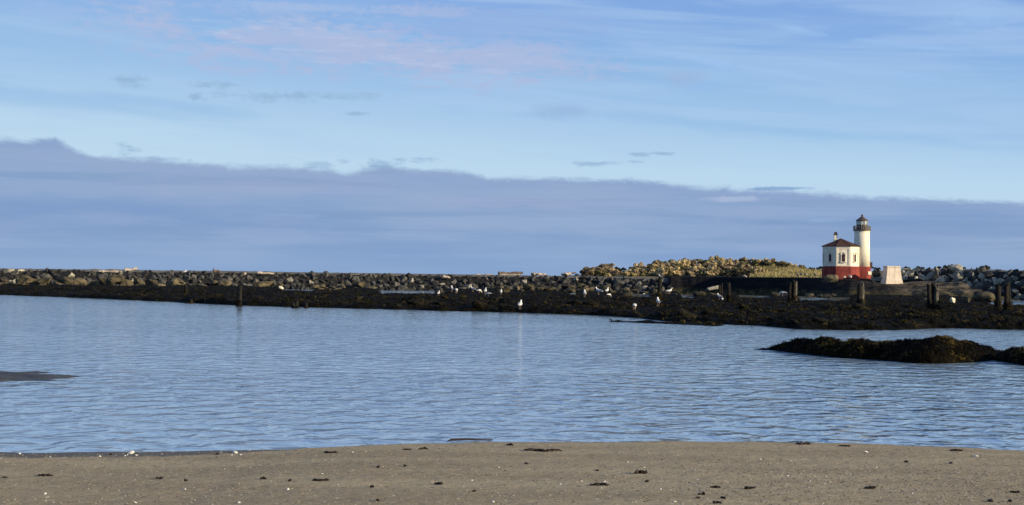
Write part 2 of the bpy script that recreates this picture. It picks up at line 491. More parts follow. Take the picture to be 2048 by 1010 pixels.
class MB:
    def __init__(s): s.v = []; s.f = []
    def add(s, V, Fc):
        k = len(s.v); s.v += [tuple(p) for p in V]; s.f += [tuple(i + k for i in f) for f in Fc]; return s
    def box(s, c, d, rz=0.0, ry=0.0):
        R = Matrix.Rotation(rz, 3, 'Z') @ Matrix.Rotation(ry, 3, 'Y')
        P = [Vector(c) + R @ Vector((x * d[0] / 2, y * d[1] / 2, z * d[2] / 2)) for x in (-1, 1) for y in (-1, 1) for z in (-1, 1)]
        return s.add(P, [(0, 1, 3, 2), (4, 6, 7, 5), (0, 4, 5, 1), (2, 3, 7, 6), (0, 2, 6, 4), (1, 5, 7, 3)])
    def lathe(s, prof, n=24, c=(0, 0, 0), a0=0.0, cap=True):
        P = []; Fc = []
        for (r, z) in prof:
            for i in range(n):
                a = a0 + 2 * math.pi * i / n
                P.append((c[0] + r * math.sin(a), c[1] - r * math.cos(a), c[2] + z))
        for j in range(len(prof) - 1):
            for i in range(n):
                i2 = (i + 1) % n
                Fc.append((j * n + i, j * n + i2, (j + 1) * n + i2, (j + 1) * n + i))
        if cap:
            Fc.append(tuple(range(n - 1, -1, -1))); k = (len(prof) - 1) * n; Fc.append(tuple(range(k, k + n)))
        return s.add(P, Fc)
    def tube(s, pts, rs, n=7):
        pts = [Vector(p) for p in pts]; P = []; Fc = []
        for j, p in enumerate(pts):
            d = (pts[min(j + 1, len(pts) - 1)] - pts[max(j - 1, 0)]).normalized()
            a = d.cross(Vector((0.13, 0.2, 1))); a = a.normalized() if a.length > 1e-3 else Vector((1, 0, 0)); b = d.cross(a)
            r = rs[j] if hasattr(rs, '__len__') else rs
            for i in range(n):
                t_ = 2 * math.pi * i / n; P.append(p + (a * math.cos(t_) + b * math.sin(t_)) * r)
        for j in range(len(pts) - 1):
            for i in range(n):
                i2 = (i + 1) % n; Fc.append((j * n + i, j * n + i2, (j + 1) * n + i2, (j + 1) * n + i))
        Fc.append(tuple(range(n - 1, -1, -1))); k = (len(pts) - 1) * n; Fc.append(tuple(range(k, k + n)))
        return s.add(P, Fc)
    def build(s, name, mat, parent=None, smooth=False, **kw):
        return link(name, mesh_from(name, s.v, s.f, mat, smooth), parent, **kw)


# ------------------------------------------------------------------ numpy noise
_T = rng.random((512, 512))


def vn(x, y):
    xi = np.floor(x).astype(int); yi = np.floor(y).astype(int)
    fx = x - xi; fy = y - yi; fx = fx * fx * (3 - 2 * fx); fy = fy * fy * (3 - 2 * fy)
    a = _T[xi % 512, yi % 512]; b = _T[(xi + 1) % 512, yi % 512]; c = _T[xi % 512, (yi + 1) % 512]; d = _T[(xi + 1) % 512, (yi + 1) % 512]
    return (a * (1 - fx) + b * fx) * (1 - fy) + (c * (1 - fx) + d * fx) * fy - 0.5


def fbm(x, y, o=4, g=0.5):
    r = 0; a = 1.0; k = 1.0; s = 0.0
    for i in range(o):
        r = r + a * vn(x * k + 17.3 * i, y * k + 5.1 * i); s += a; a *= g; k *= 2.03
    return r / s * 2          # about -1 .. 1


def ridge(x, y, o=4):
    return 1 - np.abs(fbm(x, y, o)) * 2.0


def sstep(x, a, b):
    t_ = np.clip((x - a) / (b - a), 0, 1); return t_ * t_ * (3 - 2 * t_)


def smi(u, xs, ys, wid):
    xs = np.asarray(xs, dtype=float); ys = np.asarray(ys, dtype=float)
    return sum(np.interp(u + k * wid, xs, ys) * w_ for k, w_ in ((-1, .1), (-.66, .15), (-.33, .17), (0, .16), (.33, .17), (.66, .15), (1, .1)))


def fan(name, pxa, pxb, nu, ys, fn, mat, smooth=True, parent=None, skirt=None):
    us = np.linspace(PU(pxa), PU(pxb), nu); ys = np.asarray(ys)
    U, Y = np.meshgrid(us, ys); X = U * Y; Z = fn(X, Y)
    V = np.stack([X, Y, Z], -1).reshape(-1, 3)
    ny = len(ys); i = np.arange(ny - 1)[:, None] * nu + np.arange(nu - 1)[None, :]
    Fc = np.stack([i, i + 1, i + nu + 1, i + nu], -1).reshape(-1, 4)
    me = bpy.data.meshes.new(name)
    me.vertices.add(len(V)); me.vertices.foreach_set('co', V.ravel().astype(np.float32))
    me.loops.add(Fc.size); me.loops.foreach_set('vertex_index', Fc.ravel().astype(np.int32))
    me.polygons.add(len(Fc)); me.polygons.foreach_set('loop_start', np.arange(0, Fc.size, 4, dtype=np.int32))
    try: me.polygons.foreach_set('loop_total', np.full(len(Fc), 4, dtype=np.int32))
    except Exception: pass
    me.materials.append(mat)
    me.update(calc_edges=True)
    if smooth: me.polygons.foreach_set('use_smooth', np.ones(len(Fc), dtype=bool))
    me.validate()
    return link(name, me, parent)


# ================================================================== SETTING
# water: one sheet out to the horizon
wv = [(-30000, -3000, 0), (30000, -3000, 0), (30000, 40000, 0), (-30000, 40000, 0)]
tag(link('water', mesh_from('water', wv, [(0, 1, 2, 3)], M['water'])), kind='structure')
# river bed and sea floor below it
tag(link('ground', mesh_from('ground', [(x, y, -6) for x, y, z in wv], [(0, 1, 2, 3)], M['mud'])), kind='structure')

# beach
sh_px = [-900, 0, 300, 575, 620, 760, 900, 1024, 1300, 1500, 1700, 1900, 2048, 2900]
sh_py = [905, 903, 904, 901, 896, 891, 888, 886, 884, 885, 889, 895, 902, 930]
_sh = [G(a, b) for a, b in zip(sh_px, sh_py)]
sh_x = np.array([p.x for p in _sh]); sh_y = np.array([p.y for p in _sh])


def shore(X): return np.interp(X, sh_x, sh_y)


def beach_z(X, Y):
    d = shore(X) + 0.16 * fbm(X * 0.8, Y * 0.1 + 3, 3) - Y
    low = 0.40 + 0.60 * sstep(X, -5.5, -1.0)                    # flatter, wetter to the left
    z = np.where(d > 0, 0.038 * np.minimum(d, 40) - 0.010 * (1 - low) * 3 * sstep(d, 0, 0.6) * 0 , 0.05 * d)
    z = z * np.where(d > 0, np.where(d < 1.2, low + (1 - low) * np.clip(d / 1.2, 0, 1), 1), 1)
    z = z + np.where(d > 0, .045 * (1 - np.exp(-np.maximum(d, 0) / .22)) * (0.25 + 0.75 * sstep(X, -4.5, -2.0)), 0)
    z = z + 0.006 * fbm(X * 2.2, Y * 2.2, 3) + 0.006 * fbm(X * 11, Y * 9, 2) * sstep(d, 0.1, 1.0)
    z = z + 0.02 * fbm(X * 0.35, Y * 0.9, 3) * sstep(d, 0.5, 3)
    return z


ysb = np.concatenate([np.linspace(-60, 10.5, 40), np.linspace(10.7, 23.5, 420), np.linspace(23.8, 60, 20)])
nx = 520
xsb = np.concatenate([np.linspace(-160, -12.5, 30), np.linspace(-12.3, 12.3, 560), np.linspace(12.5, 160, 30)])
XB, YB = np.meshgrid(xsb, ysb); ZB = beach_z(XB, YB)


def grid_obj(name, X, Y, Z, mat, smooth=True):
    ny, nx_ = X.shape
    V = np.stack([X, Y, Z], -1).reshape(-1, 3)
    i = np.arange(ny - 1)[:, None] * nx_ + np.arange(nx_ - 1)[None, :]
    Fc = np.stack([i, i + 1, i + nx_ + 1, i + nx_], -1).reshape(-1, 4)
    return link(name, mesh_from(name, V, Fc, mat, smooth))


tag(grid_obj('beach', XB, YB, ZB, M['sand']), kind='structure')

# mud bar at the left
MBL = [G(-260, 738), G(145, 763)]


def mud_z(X, Y):
    cx, cy_ = G(-60, 752).x, G(-60, 752).y
    tipx = G(185, 762).x
    e = 1 - ((Y - (cy_ - 0.10 * (X - cx) * 1.0)) / (1.9 * np.clip((tipx - X) / 2.4, 0.0, 1) ** 0.6 + 0.02)) ** 2
    return 0.05 * np.clip(e, -3, 1) - 0.012 + 0.055 * fbm(X * 1.3, Y * 2.2, 4) - 0.10 * sstep(X, tipx - 1.2, tipx + .1)


xm = np.linspace(G(-700, 752).x, G(190, 752).x, 240); ym = np.linspace(30, 39, 120)
XM, YM = np.meshgrid(xm, ym)
tag(grid_obj('mud_bar', XM, YM, mud_z(XM, YM), M['mud']), kind='structure')

# tidal reef
rp = [(-900, 577), (0, 590), (250, 600), (480, 612), (600, 615), (800, 620), (1000, 626), (1150, 630), (1250, 634), (1340, 645), (1480, 652),
      (1560, 655), (1600, 660), (1700, 661), (1830, 661), (1850, 657), (1960, 659), (2048, 661), (2900, 690)]
re_u = np.array([G(a, b).x / G(a, b).y for a, b in rp]); re_y = np.array([G(a, b).y for a, b in rp])
bk = [(-900, 330), (540, 330), (570, 235), (625, 235), (650, 320), (745, 320), (765, 222), (886, 222), (898, 330), (1135, 330), (1142, 235), (1153, 235),
      (1160, 330), (1235, 330), (1250, 218), (1298, 216), (1312, 330), (1355, 330), (1366, 215), (1388, 215), (1400, 300), (1468, 300), (1482, 225), (1540, 225),
      (1552, 300), (1590, 300), (1602, 200), (1700, 205), (1712, 300), (1960, 262), (1985, 180), (2900, 170)]
bk_u = np.array([PU(a) for a, b in bk]); bk_y = np.array([b for a, b in bk], dtype=float)
sp0, sp1 = G(1200, 642.5), G(1420, 650)


def reef_z(X, Y):
    U = X / Y
    ye = smi(U, re_u, re_y, .013); yb = np.interp(U, bk_u, bk_y)
    ye = ye + 1.6 * fbm(X * 0.12, Y * 0.05, 4) + 1.3 * fbm(X * 0.7, Y * 0.1 + 9, 3)
    yb = yb + 12 * fbm(X * 0.3, Y * 0.02 + 7, 3)
    a = sstep(Y, ye - 0.6, ye + 3.0); b = sstep(Y, yb + 4, yb - 10)
    bkk = sstep(Y, yb - 60, yb - 15) * (yb < 260)
    body = 0.34 + 0.16 * sstep(Y, ye + 5, ye + 40) - 0.26 * bkk + 0.08 * fbm(X * 0.045, Y * 0.03, 3)
    z = -0.5 + (body + 0.5) * a * b
    lumps = 0.36 * fbm(X * 0.42, Y * 0.30, 4) + 0.15 * ridge(X * 1.0, Y * 0.8, 3) - 0.09
    z = z + lumps * (0.25 + 0.75 * a) * (1 - 0.5 * bkk)
    # the low finger of rock in front
    k = np.clip((X - sp0.x) / (sp1.x - sp0.x), 0, 1); yc = sp0.y + (sp1.y - sp0.y) * k
    f = np.exp(-((Y - yc) / (0.6 + 2.2 * k)) ** 2) * sstep(X, sp0.x - 0.3, sp0.x + 0.8) * (1 - sstep(X, sp1.x, sp1.x + 2))
    z = np.maximum(z, -0.3 + f * (0.36 + 0.10 * k + 0.10 * fbm(X * 1.0, Y * 0.5, 3)))
    return z


ysr = 74 * (345 / 74) ** np.linspace(0, 1, 460)
tag(fan('tidal_reef', -560, 2620, 900, ysr, reef_z, M['weed']), kind='structure')


def on_reef(px, py, zmin=0.0, a=75.0, b=330.0):
    """first point where the sight line meets the reef (or the water)"""
    d = ray(px, py); ys = np.linspace(a, b, 3000); k = ys / d.y
    X = d.x * k; Z = CZ + d.z * k; R = np.maximum(reef_z(X, ys), zmin)
    i = np.argmax(Z <= R)
    return Vector((X[i], ys[i], R[i]))


# rocky point that carries the lighthouse, with the dark wall to its left
pf = [(1180, 338), (1305, 334), (1340, 300), (1500, 296), (1600, 290), (1640, 283), (1700, 272), (1760, 270), (1820, 269), (1880, 267), (1950, 263), (2048, 258), (2900, 215)]
pf_u = np.array([PU(a) for a, b in pf]); pf_y = np.array([b for a, b in pf], dtype=float)
pt = [(1180, 2.6), (1335, 3.6), (1640, 3.7), (1690, 3.4), (1735, 3.2), (1760, 2.7), (1800, 2.8), (1860, 3.3), (1920, 2.9), (1960, 1.7), (2000, 0.7), (2900, .4)]
pt_u = np.array([PU(a) for a, b in pt]); pt_z = np.array([b for a, b in pt])
pw = [(1180, 3.0), (1600, 3.0), (1660, 7), (1700, 11), (1800, 12), (1900, 13), (2000, 8), (2900, 8)]
pw_u = np.array([PU(a) for a, b in pw]); pw_w = np.array([b for a, b in pw], dtype=float)


def point_z(X, Y):
    U = X / Y
    f = np.interp(U, pf_u, pf_y) + 2.0 * fbm(X * 0.16, Y * 0.05, 4); w = np.interp(U, pw_u, pw_w); h = np.interp(U, pt_u, pt_z)
    s = np.clip((Y - f) / w, -0.5, 1)
    ramp_ = np.where(s > 0, s ** 0.7, s * 1.0)
    wild = sstep(U, PU(1650), PU(1720)) * (1 - .5 * sstep(U, PU(1740), PU(1760)) * sstep(U, PU(1830), PU(1800)))
    z = -0.4 + (h + 0.4) * ramp_
    z = z + (0.30 + 0.75 * wild) * fbm(X * 0.28, Y * 0.22, 5) * sstep(s, -0.1, 0.3) * (1 - 0.6 * sstep(s, 0.9, 1.0))
    # level yard round the lighthouse, and the plateau behind
    plat = (3.75 - 0.85 * sstep(U, PU(1742), PU(1754))) * sstep(Y, f + w + 0.5, f + w + 6)
    z = np.where(U < PU(1900), np.maximum(z, plat * sstep(U, PU(1905), PU(1860)) + 0.10 * fbm(X * 0.5, Y * 0.5, 3)), z)
    return z


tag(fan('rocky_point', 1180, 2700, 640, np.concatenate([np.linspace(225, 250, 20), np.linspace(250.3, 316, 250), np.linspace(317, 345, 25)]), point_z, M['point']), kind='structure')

# dune behind
LO = [(1090, 552), (1160, 549), (1195, 541), (1215, 536), (1240, 542), (1265, 538), (1320, 531), (1400, 529), (1480, 529), (1540, 524.5), (1590, 531), (1620, 537),
      (1650, 539), (1700, 545), (1760, 542), (1850, 539), (1950, 539), (2048, 541), (2500, 548)]
lo_u = np.array([PU(a) for a, b in LO])
lo_z = np.array([PW(a, b, 345).z for a, b in LO])


def dune_z(X, Y):
    U = X / Y; zr = np.interp(U, lo_u, lo_z)
    s = np.clip((Y - 316) / 29.0, 0, 1); bck = np.clip((Y - 346) / 60.0, 0, 1)
    z = 3.3 + (zr - 3.3) * s ** 0.8 - (zr + 1.5) * bck ** 1.4
    z = z * sstep(U, PU(1085), PU(1130)) - 1.0 * (1 - sstep(U, PU(1085), PU(1130)))
    return z + 0.35 * fbm(X * 0.15, Y * 0.12, 4) * sstep(Y, 318, 326)


tag(fan('dune', 1080, 2500, 300, np.linspace(314, 406, 120), dune_z, M['dune']), kind='structure')

# ================================================================== JETTY
def rock_mesh(name, seed, npts=13, blocky=0.75, mat=None, flat=0.8):
    r = random.Random(seed); bm = bmesh.new()
    for _ in range(npts):
        v = Vector((r.uniform(-1, 1), r.uniform(-1, 1), r.uniform(-1, 1)))
        m_ = max(abs(c) for c in v); v = v / m_ * r.uniform(blocky, 1.0)
        v = v.normalized() * (v.length * 0.45 + 0.62)
        bm.verts.new((v.x, v.y * r.uniform(.8, 1), v.z * flat))
    res = bmesh.ops.convex_hull(bm, input=bm.verts)
    bmesh.ops.delete(bm, geom=[g for g in res['geom_interior'] if isinstance(g, bmesh.types.BMVert)], context='VERTS')
    bmesh.ops.recalc_face_normals(bm, faces=bm.faces)
    me = bpy.data.meshes.new(name); bm.to_mesh(me); bm.free(); me.materials.append(mat); return me


def round_rock(name, seed, mat, k=0.35):
    r = np.random.default_rng(seed); bm = bmesh.new(); bmesh.ops.create_icosphere(bm, subdivisions=3, radius=1.0)
    o1, o2 = r.random(2) * 50
    for v in bm.verts:
        c = v.co.copy()
        d = 1 + k * float(fbm(np.array([c.x * 1.1 + o1]), np.array([c.y * 1.1 + c.z * 0.9 + o2]), 3)[0]) + 0.12 * float(fbm(np.array([c.x * 3 + c.z * 2 + o2]), np.array([c.y * 3 + o1]), 2)[0])
        q = 1.0 / max(abs(c.x), abs(c.y), abs(c.z)) ** 0.35
        v.co = Vector((c.x * d * q, c.y * d * q * 0.9, c.z * d * q * 0.62))
    me = bpy.data.meshes.new(name); bm.to_mesh(me); bm.free(); me.materials.append(mat)
    return me


ST = [rock_mesh('stone', 100 + i, 10 + i % 5, 0.7, M['stone'], 0.6 + 0.08 * (i % 5)) for i in range(12)]
STP = [rock_mesh('stone_pale', 200 + i, 11, 0.7, M['stone_pale'], 0.7) for i in range(4)]


def jfoot(px):
    return np.interp(px, [-900, 0, 500, 850, 1160, 1340], [238, 268, 288, 302, 304, 299])


def build_jetty(name, label, p0, p1, foot, zb, zt, width, spacing, rmin, rmax, palef, core_back, seed, cov=4):
    r = random.Random(seed)
    root = empty(name, (float(PU((p0 + p1) / 2) * foot((p0 + p1) / 2)), float(foot((p0 + p1) / 2)), 0)); tag(root, label, 'jetty')
    off = root.location
    # core and crest as one ridge
    cols = np.linspace(p0, p1, 260)
    prof = [(-1.2, -1.0, 0), (-0.2, -0.35, 0), (0.5, 0.30, 0), (1.0, 1.0, 0)]
    V = []; Fc = []; mi = []
    for j, px in enumerate(cols):
        f = float(foot(px)); a, b = float(zb(px)), float(zt(px))
        rowpts = [(-1.0, a - 1.2), (0.0, a - 0.4), (width * 0.5, a + (b - a) * 0.46 - 0.2), (width, b - 0.25), (width + 1.2, b - 0.05), (width + 4, b + 0.12), (width + core_back, b + 0.22), (width + core_back + 12, -2.0)]
        for (dy, z) in rowpts:
            y = f + dy; V.append((PU(px) * y - off.x, y - off.y, z + 0.12 * float(vn(np.array([px * 0.13]), np.array([dy * 0.7]))[0])))
    n_ = 8
    for j in range(len(cols) - 1):
        for i in range(n_ - 1):
            Fc.append((j * n_ + i, (j + 1) * n_ + i, (j + 1) * n_ + i + 1, j * n_ + i + 1)); mi.append(1 if i >= 3 else 0)
    link('core', mesh_from('core', V, Fc, [M['core'], M['crest']], True, mi), root)
    # stones
    cand = []
    s = 0.0; L = 0.0
    px = p0
    while px < p1:
        f = float(foot(px)); a, b = float(zb(px)), float(zt(px))
        rows = max(2, int(math.hypot(width, b - a) / spacing))
        for k in range(rows + 1):
            q = (k + r.uniform(-.35, .35)) / rows; q = min(max(q, 0), 1.0)
            u_ = r.random(); rr = r.uniform(rmin, rmax) * (1.45 if u_ < .10 else .68 if u_ < .34 else 1)
            y = f + width * q; x = PU(px) * y + r.uniform(-.4, .4) * spacing
            cand.append((rr, Vector((x, y, a + (b - a) * q - rr * ((.25 + .45 * q) if palef < .2 else (.0 + .3 * q)) + r.uniform(-.10, .14) + (.30 * rr if r.random() < .12 else 0)))))
        px += spacing / foot(px) * F * r.uniform(0.75, 1.05)
    cand.sort(key=lambda c: -c[0] * (1 if -40 < 1024 + F * c[1].x / c[1].y < 2090 else 0.1))
    rest = MB()
    for i, (rr, p) in enumerate(cand):
        pale = r.random() < palef
        me = r.choice(STP if pale else ST)
        rot = (r.uniform(-1, 1), r.uniform(-1, 1), r.uniform(0, 6.28)); sc = (rr * r.uniform(.9, 1.35), rr * r.uniform(.8, 1.1), rr * r.uniform(.75, 1.1))
        if i < 298:
            link('stone', me, root, p - off, rot, sc)
        else:
            Mx = Matrix.Translation(p - off) @ Matrix.LocRotScale(None, None, None) @ __import__('mathutils').Euler(rot).to_matrix().to_4x4() @ Matrix.Diagonal((*sc, 1))
            rest.add([Mx @ v.co for v in me.vertices], [tuple(f_.vertices) for f_ in me.polygons])
    if rest.v:
        tag(rest.build('small_stones', M['stone'], root), kind='stuff')
    print(name, 'stones', len(cand))
    return root


build_jetty('rock_jetty', 'long low jetty of dark grey stones stretching left from the scrubby dune', -260, 1345, jfoot,
            lambda p: 0.15 if p > 560 else 0.55, lambda p: np.interp(p, [-260, 0, 500, 900, 1160, 1345], [3.15, 3.2, 3.35, 3.35, 3.35, 3.2]), 5.0, 1.30, 0.50, 0.95, 0.10, 14, 5)
jr = lambda p: np.interp(p, [1780, 1850, 1950, 2048, 2500], [300, 294, 276, 262, 238])
build_jetty('rock_jetty', 'jetty of big sunlit angular blocks to the right of the cream pedestal', 1790, 2330, jr,
            lambda p: np.interp(p, [1790, 1850, 1950, 2010, 2400], [3.9, 3.9, 2.3, 0.5, 0.3]), lambda p: np.interp(p, [1790, 1850, 1950, 2048, 2400], [5.55, 5.75, 5.75, 5.35, 5.1]),
            9.0, 1.75, 0.70, 1.35, 0.45, 14, 8)

# boulders along the foot
RT_ = [round_rock('tan_boulder', 300 + i, M['tan']) for i in range(5)]
RO_ = [round_rock('olive_boulder', 320 + i, M['olive']) for i in range(3)] + [rock_mesh('olive_boulder', 340 + i, 14, .6, M['olive'], .6) for i in range(4)]
RT_ = RT_[:3] + [rock_mesh('tan_boulder', 360 + i, 14, .6, M['tan'], .6) for i in range(4)]
row_ = []
rr = random.Random(3)


def boulder(px, py, wpx, D=None, kind='tan', label=None, group=None, hgt=1.0, mat=None):
    D = D or 262
    p = PW(px, py, D); r_ = wpx / 2 * D / F
    me = rr.choice(RT_ if kind == 'tan' else RO_)
    if mat: me = me.copy(); me.materials[0] = mat
    o = link('boulder', me, None, p + Vector((0, 0, r_ * .25)), (rr.uniform(-.2, .2), rr.uniform(-.2, .2), rr.uniform(0, 6.28)), (r_, r_ * .85, r_ * hgt))
    tag(o, label, 'boulder', group)
    return o


px = -60
while px < 790:
    if not (565 < px < 628) and not (752 < px):
        if rr.random() < .85:
            x = px; row_.append(('upper', x, boulder(x, 566 + px * 0.013 + rr.uniform(-5, 5), rr.choice((16, 20, 26, 34, 42)) * rr.uniform(.85, 1.15), 250 + px * .04 + rr.uniform(-6, 8), 'tan', '', None, rr.uniform(.55, 1.1))))
        for _ in range(rr.choice((0, 1, 1, 2))):
            x = px + rr.uniform(-9, 10); row_.append(('lower', x, boulder(x, 573 + px * 0.013 + rr.uniform(-4, 4), rr.uniform(9, 24), 242 + px * .04, 'tan' if rr.random() < .55 else 'olive', '', None, rr.uniform(.5, 1.0))))
    px += rr.uniform(13, 27)
ORD = ['first', 'second', 'third', 'fourth', 'fifth', 'sixth', 'seventh', 'eighth', 'ninth', 'tenth', 'eleventh', 'twelfth', '13th', '14th', '15th', '16th', '17th', '18th', '19th', '20th', '21st', '22nd', '23rd', '24th', '25th', '26th', '27th', '28th', '29th', '30th', '31st', '32nd', '33rd', '34th', '35th', '36th', '37th', '38th', '39th', '40th', '41st', '42nd', '43rd', '44th']
LM = [(-200, 372, 'left of the short thin piling', -1), (372, 478, 'right of the short thin piling', 1), (478, 600, 'right of the weed-skirted piling', 1), (600, 900, 'right of the small blue pool', 1)]
for rn in ('upper', 'lower'):
    for a, b, tx_, sg_ in LM:
        q_ = sorted([(x, o) for r_n, x, o in row_ if r_n == rn and a < x <= b], key=lambda t_: t_[0] * sg_)
        for i_, (x, o) in enumerate(q_):
            kd_ = 'tan' if 'tan' in o.data.name else 'olive'
            tag(o, '%s-row %s boulder at the jetty foot, %s %s' % (rn, kd_, ORD[i_], tx_), None, 'boulders along the foot of the left jetty')
row_ = []
px = 1000
while px < 1330:
    for k in range(2):
        if px > 1240 and k == 0: continue
        x = px + rr.uniform(-8, 8)
        row_.append((('upper', 'lower')[k], x, boulder(x, 579 + (px - 1000) * 0.015 + k * 6 - rr.uniform(1, 7), rr.uniform(11, 24), 270 - 26 * k + rr.uniform(-5, 5), 'olive' if rr.random() < .8 else 'tan', '', None, rr.uniform(.5, 1.0))))
    px += rr.uniform(12, 19)
for rn in ('upper', 'lower'):
    q_ = sorted([(x, o) for r_n, x, o in row_ if r_n == rn], key=lambda t_: -t_[0])
    for i_, (x, o) in enumerate(q_):
        tag(o, '%s-row %s boulder behind the gulls, %s left of the gull-topped piling' % (rn, 'tan' if 'tan' in o.data.name else 'olive', ORD[i_]), None, 'boulders between the gulls and the jetty')
for px in (878, 892, 1010, 1255, 1312, 1330, 1350, 1398, 1412, 1425, 1550, 1574, 1618, 1640, 1655, 1668, 640, 655, 672):
    boulder(px, 586 + (px - 1000) * 0.012 + rr.uniform(-2, 3), rr.uniform(14, 24), 215 + rr.uniform(-8, 20), 'olive', 'low weedy boulder at the back edge of the reef', 'weedy boulders at the back edge of the reef', rr.uniform(.5, .8))
RW_ = [round_rock('weedy_boulder', 380 + i, M['rock_wet'], .55) for i in range(3)] + [rock_mesh('weedy_boulder', 390 + i, 14, .6, M['rock_wet'], .6) for i in range(3)]
wr = random.Random(8); wl_ = [(wr.uniform(700, 2040), wr.random()) for _ in range(64)]
wl_.sort()
for i_, (x, q_) in enumerate(wl_):
    if any(abs(x - g_) < 10 for g_ in (1040, 1269, 1316, 1169, 904, 945, 976, 1438, 1905, 1197, 1216)): continue
    p_ = on_reef(x, (596 if x < 1300 else 604) + q_ * (18 if x < 1300 else 42)); r_ = wr.uniform(.22, .62)
    o = link('boulder', wr.choice(RW_), None, p_ + Vector((0, 0, r_ * .05)), (wr.uniform(-.3, .3), wr.uniform(-.3, .3), wr.uniform(0, 6.28)), (r_ * 1.2, r_, r_ * .75))
    tag(o, 'dark weedy boulder scattered on the open reef', 'boulder', 'weedy boulders scattered over the reef')
boulder(1425, 580, 30, 250, 'olive', 'long pale-topped slab beside the pair of stub pilings', None, .55, M['stone_pale'])
boulder(562, 577.5, 16, 240, 'tan', 'white rock by the small blue pool left of centre', None, .9, M['white_rock'])
boulder(652, 578, 10, 240, 'tan', 'small buff rock at the right end of the small blue pool', None, .8, M['tan'])
boulder(1689, 555, 9, 283, 'tan', 'low white boulder against the red base of the lighthouse', None, 1.0, M['white_rock'])
boulder(1700.5, 553.5, 9, 283, 'tan', 'taller white boulder below the right window of the lighthouse', None, 1.4, M['white_rock'])
boulder(1662, 562, 36, 277, 'olive', 'brown rounded outcrop in front of the red lighthouse base', None, .7, M['tan'])
boulder(1753, 551, 15, 286, 'tan', 'buff boulder between the lighthouse and the cream pedestal', None, 1.0)
boulder(1831.5, 556, 8, 279, 'tan', 'small bluish white rock on the slope right of the pedestal', None, 1.2, M['white_rock'])
boulder(1905, 602, 14, 165, 'tan', 'squarish blue-white rock on the weed right of the thick piling', None, 1.5, M['white_rock'])
boulder(1968, 600, 44, 170, 'olive', 'big dark overturned boulder left of the twin pilings', None, .8)
boulder(1935, 603, 30, 166, 'olive', 'dark humped boulder beside the squarish white rock', None, .9)
boulder(1849, 602, 14, 180, 'tan', 'buff rock tucked against the left of the thick piling', None, 1.1)
boulder(1490, 554, 9, 305, 'tan', 'pale rock on the top edge of the dark wall', None, .9, M['stone_pale'])
for i, (x, s) in enumerate(((1596, 7), (1603, 9), (1612, 6), (1630, 8))):
    boulder(x, 549.5, s, 299, 'tan', 'small whitish rock at the grass edge left of the lighthouse', 'whitish rocks at the grass edge', 1.0, M['stone_pale'])

# ================================================================== LIGHTHOUSE
D0 = 290.0; ZK = D0 / F / 4.808                     # metres per step of the enlarged view
base_p = PW(1681, 555.6, D0)
lh = empty('lighthouse', base_p, rad(-4.2)); tag(lh, 'white lighthouse with red base, brown octagonal roof and round lantern tower', 'lighthouse')
R0 = 3.63; a8 = rad(22.5)


def octo(prof, name, mat, parent, c=(0, 0, 0)):
    return MB().lathe(prof, 8, c, a8).build(name, mat, parent)


K = lambda zz: (700 - zz) * ZK
z_red, z_wall, z_apex = K(590), K(402), K(325)
octo([(R0 + .22, -1.2), (R0 + .16, z_red - .14), (R0 + .05, z_red)], 'base', M['red'], lh)
wl = octo([(R0 - .05, z_red), (R0 - .05, z_wall)], 'wall', M['wall'], lh)
octo([(R0 + .05, z_red + .003), (R0 + .05, z_red + .20), (R0 - .02, z_red + .24)], 'water_table', M['trim'], lh)
octo([(R0 + .02, z_wall - .42), (R0 + .02, z_wall - .10), (R0 + .14, z_wall - .05), (R0 + .14, z_wall + .02)], 'cornice', M['trim'], lh)
ap = R0 * math.cos(a8)
pil = MB(); pil.box((0, 0, (z_red + z_wall) / 2 - .05), (.34, .10, z_wall - z_red - .66))
pm = mesh_from('corner_strip', pil.v, pil.f, M['trim'])
for i in range(8):
    for s_ in (-1, 1):
        a = i * math.pi / 4
        ct = Vector((s_ * (R0 * math.sin(a8) - .19), -(ap - .01), 0))
        link('corner_strip', pm, wl, Matrix.Rotation(a, 3, 'Z') @ ct, (0, 0, a))
rf = octo([(R0 + .30, z_wall + .02), (R0 + .30, z_wall + .10), (R0 * .5, z_wall + (z_apex - z_wall) * .56), (0.03, z_apex + .05)], 'roof', M['roof'], lh)
for i in range(8):
    a = a8 + i * math.pi / 4; d = Vector((math.sin(a), -math.cos(a), 0))
    MB().tube([d * (R0 + .30) + Vector((0, 0, z_wall + .11)), d * (R0 * .5) + Vector((0, 0, z_wall + (z_apex - z_wall) * .56 + .02)), Vector((0, 0, z_apex + .06))], .05, 5).build('ridge_cap', M['roof'], rf)
chm = MB().box((-.95, .6, K(330)), (.62, .62, 1.7)).build('chimney', M['wall'], lh)
MB().box((-.95, .6, K(330) + .85 + .14), (.72, .72, .28)).box((-.95, .6, K(330) + .85 + .45), (.5, .5, .34)).build('chimney_cap', M['iron'], chm)


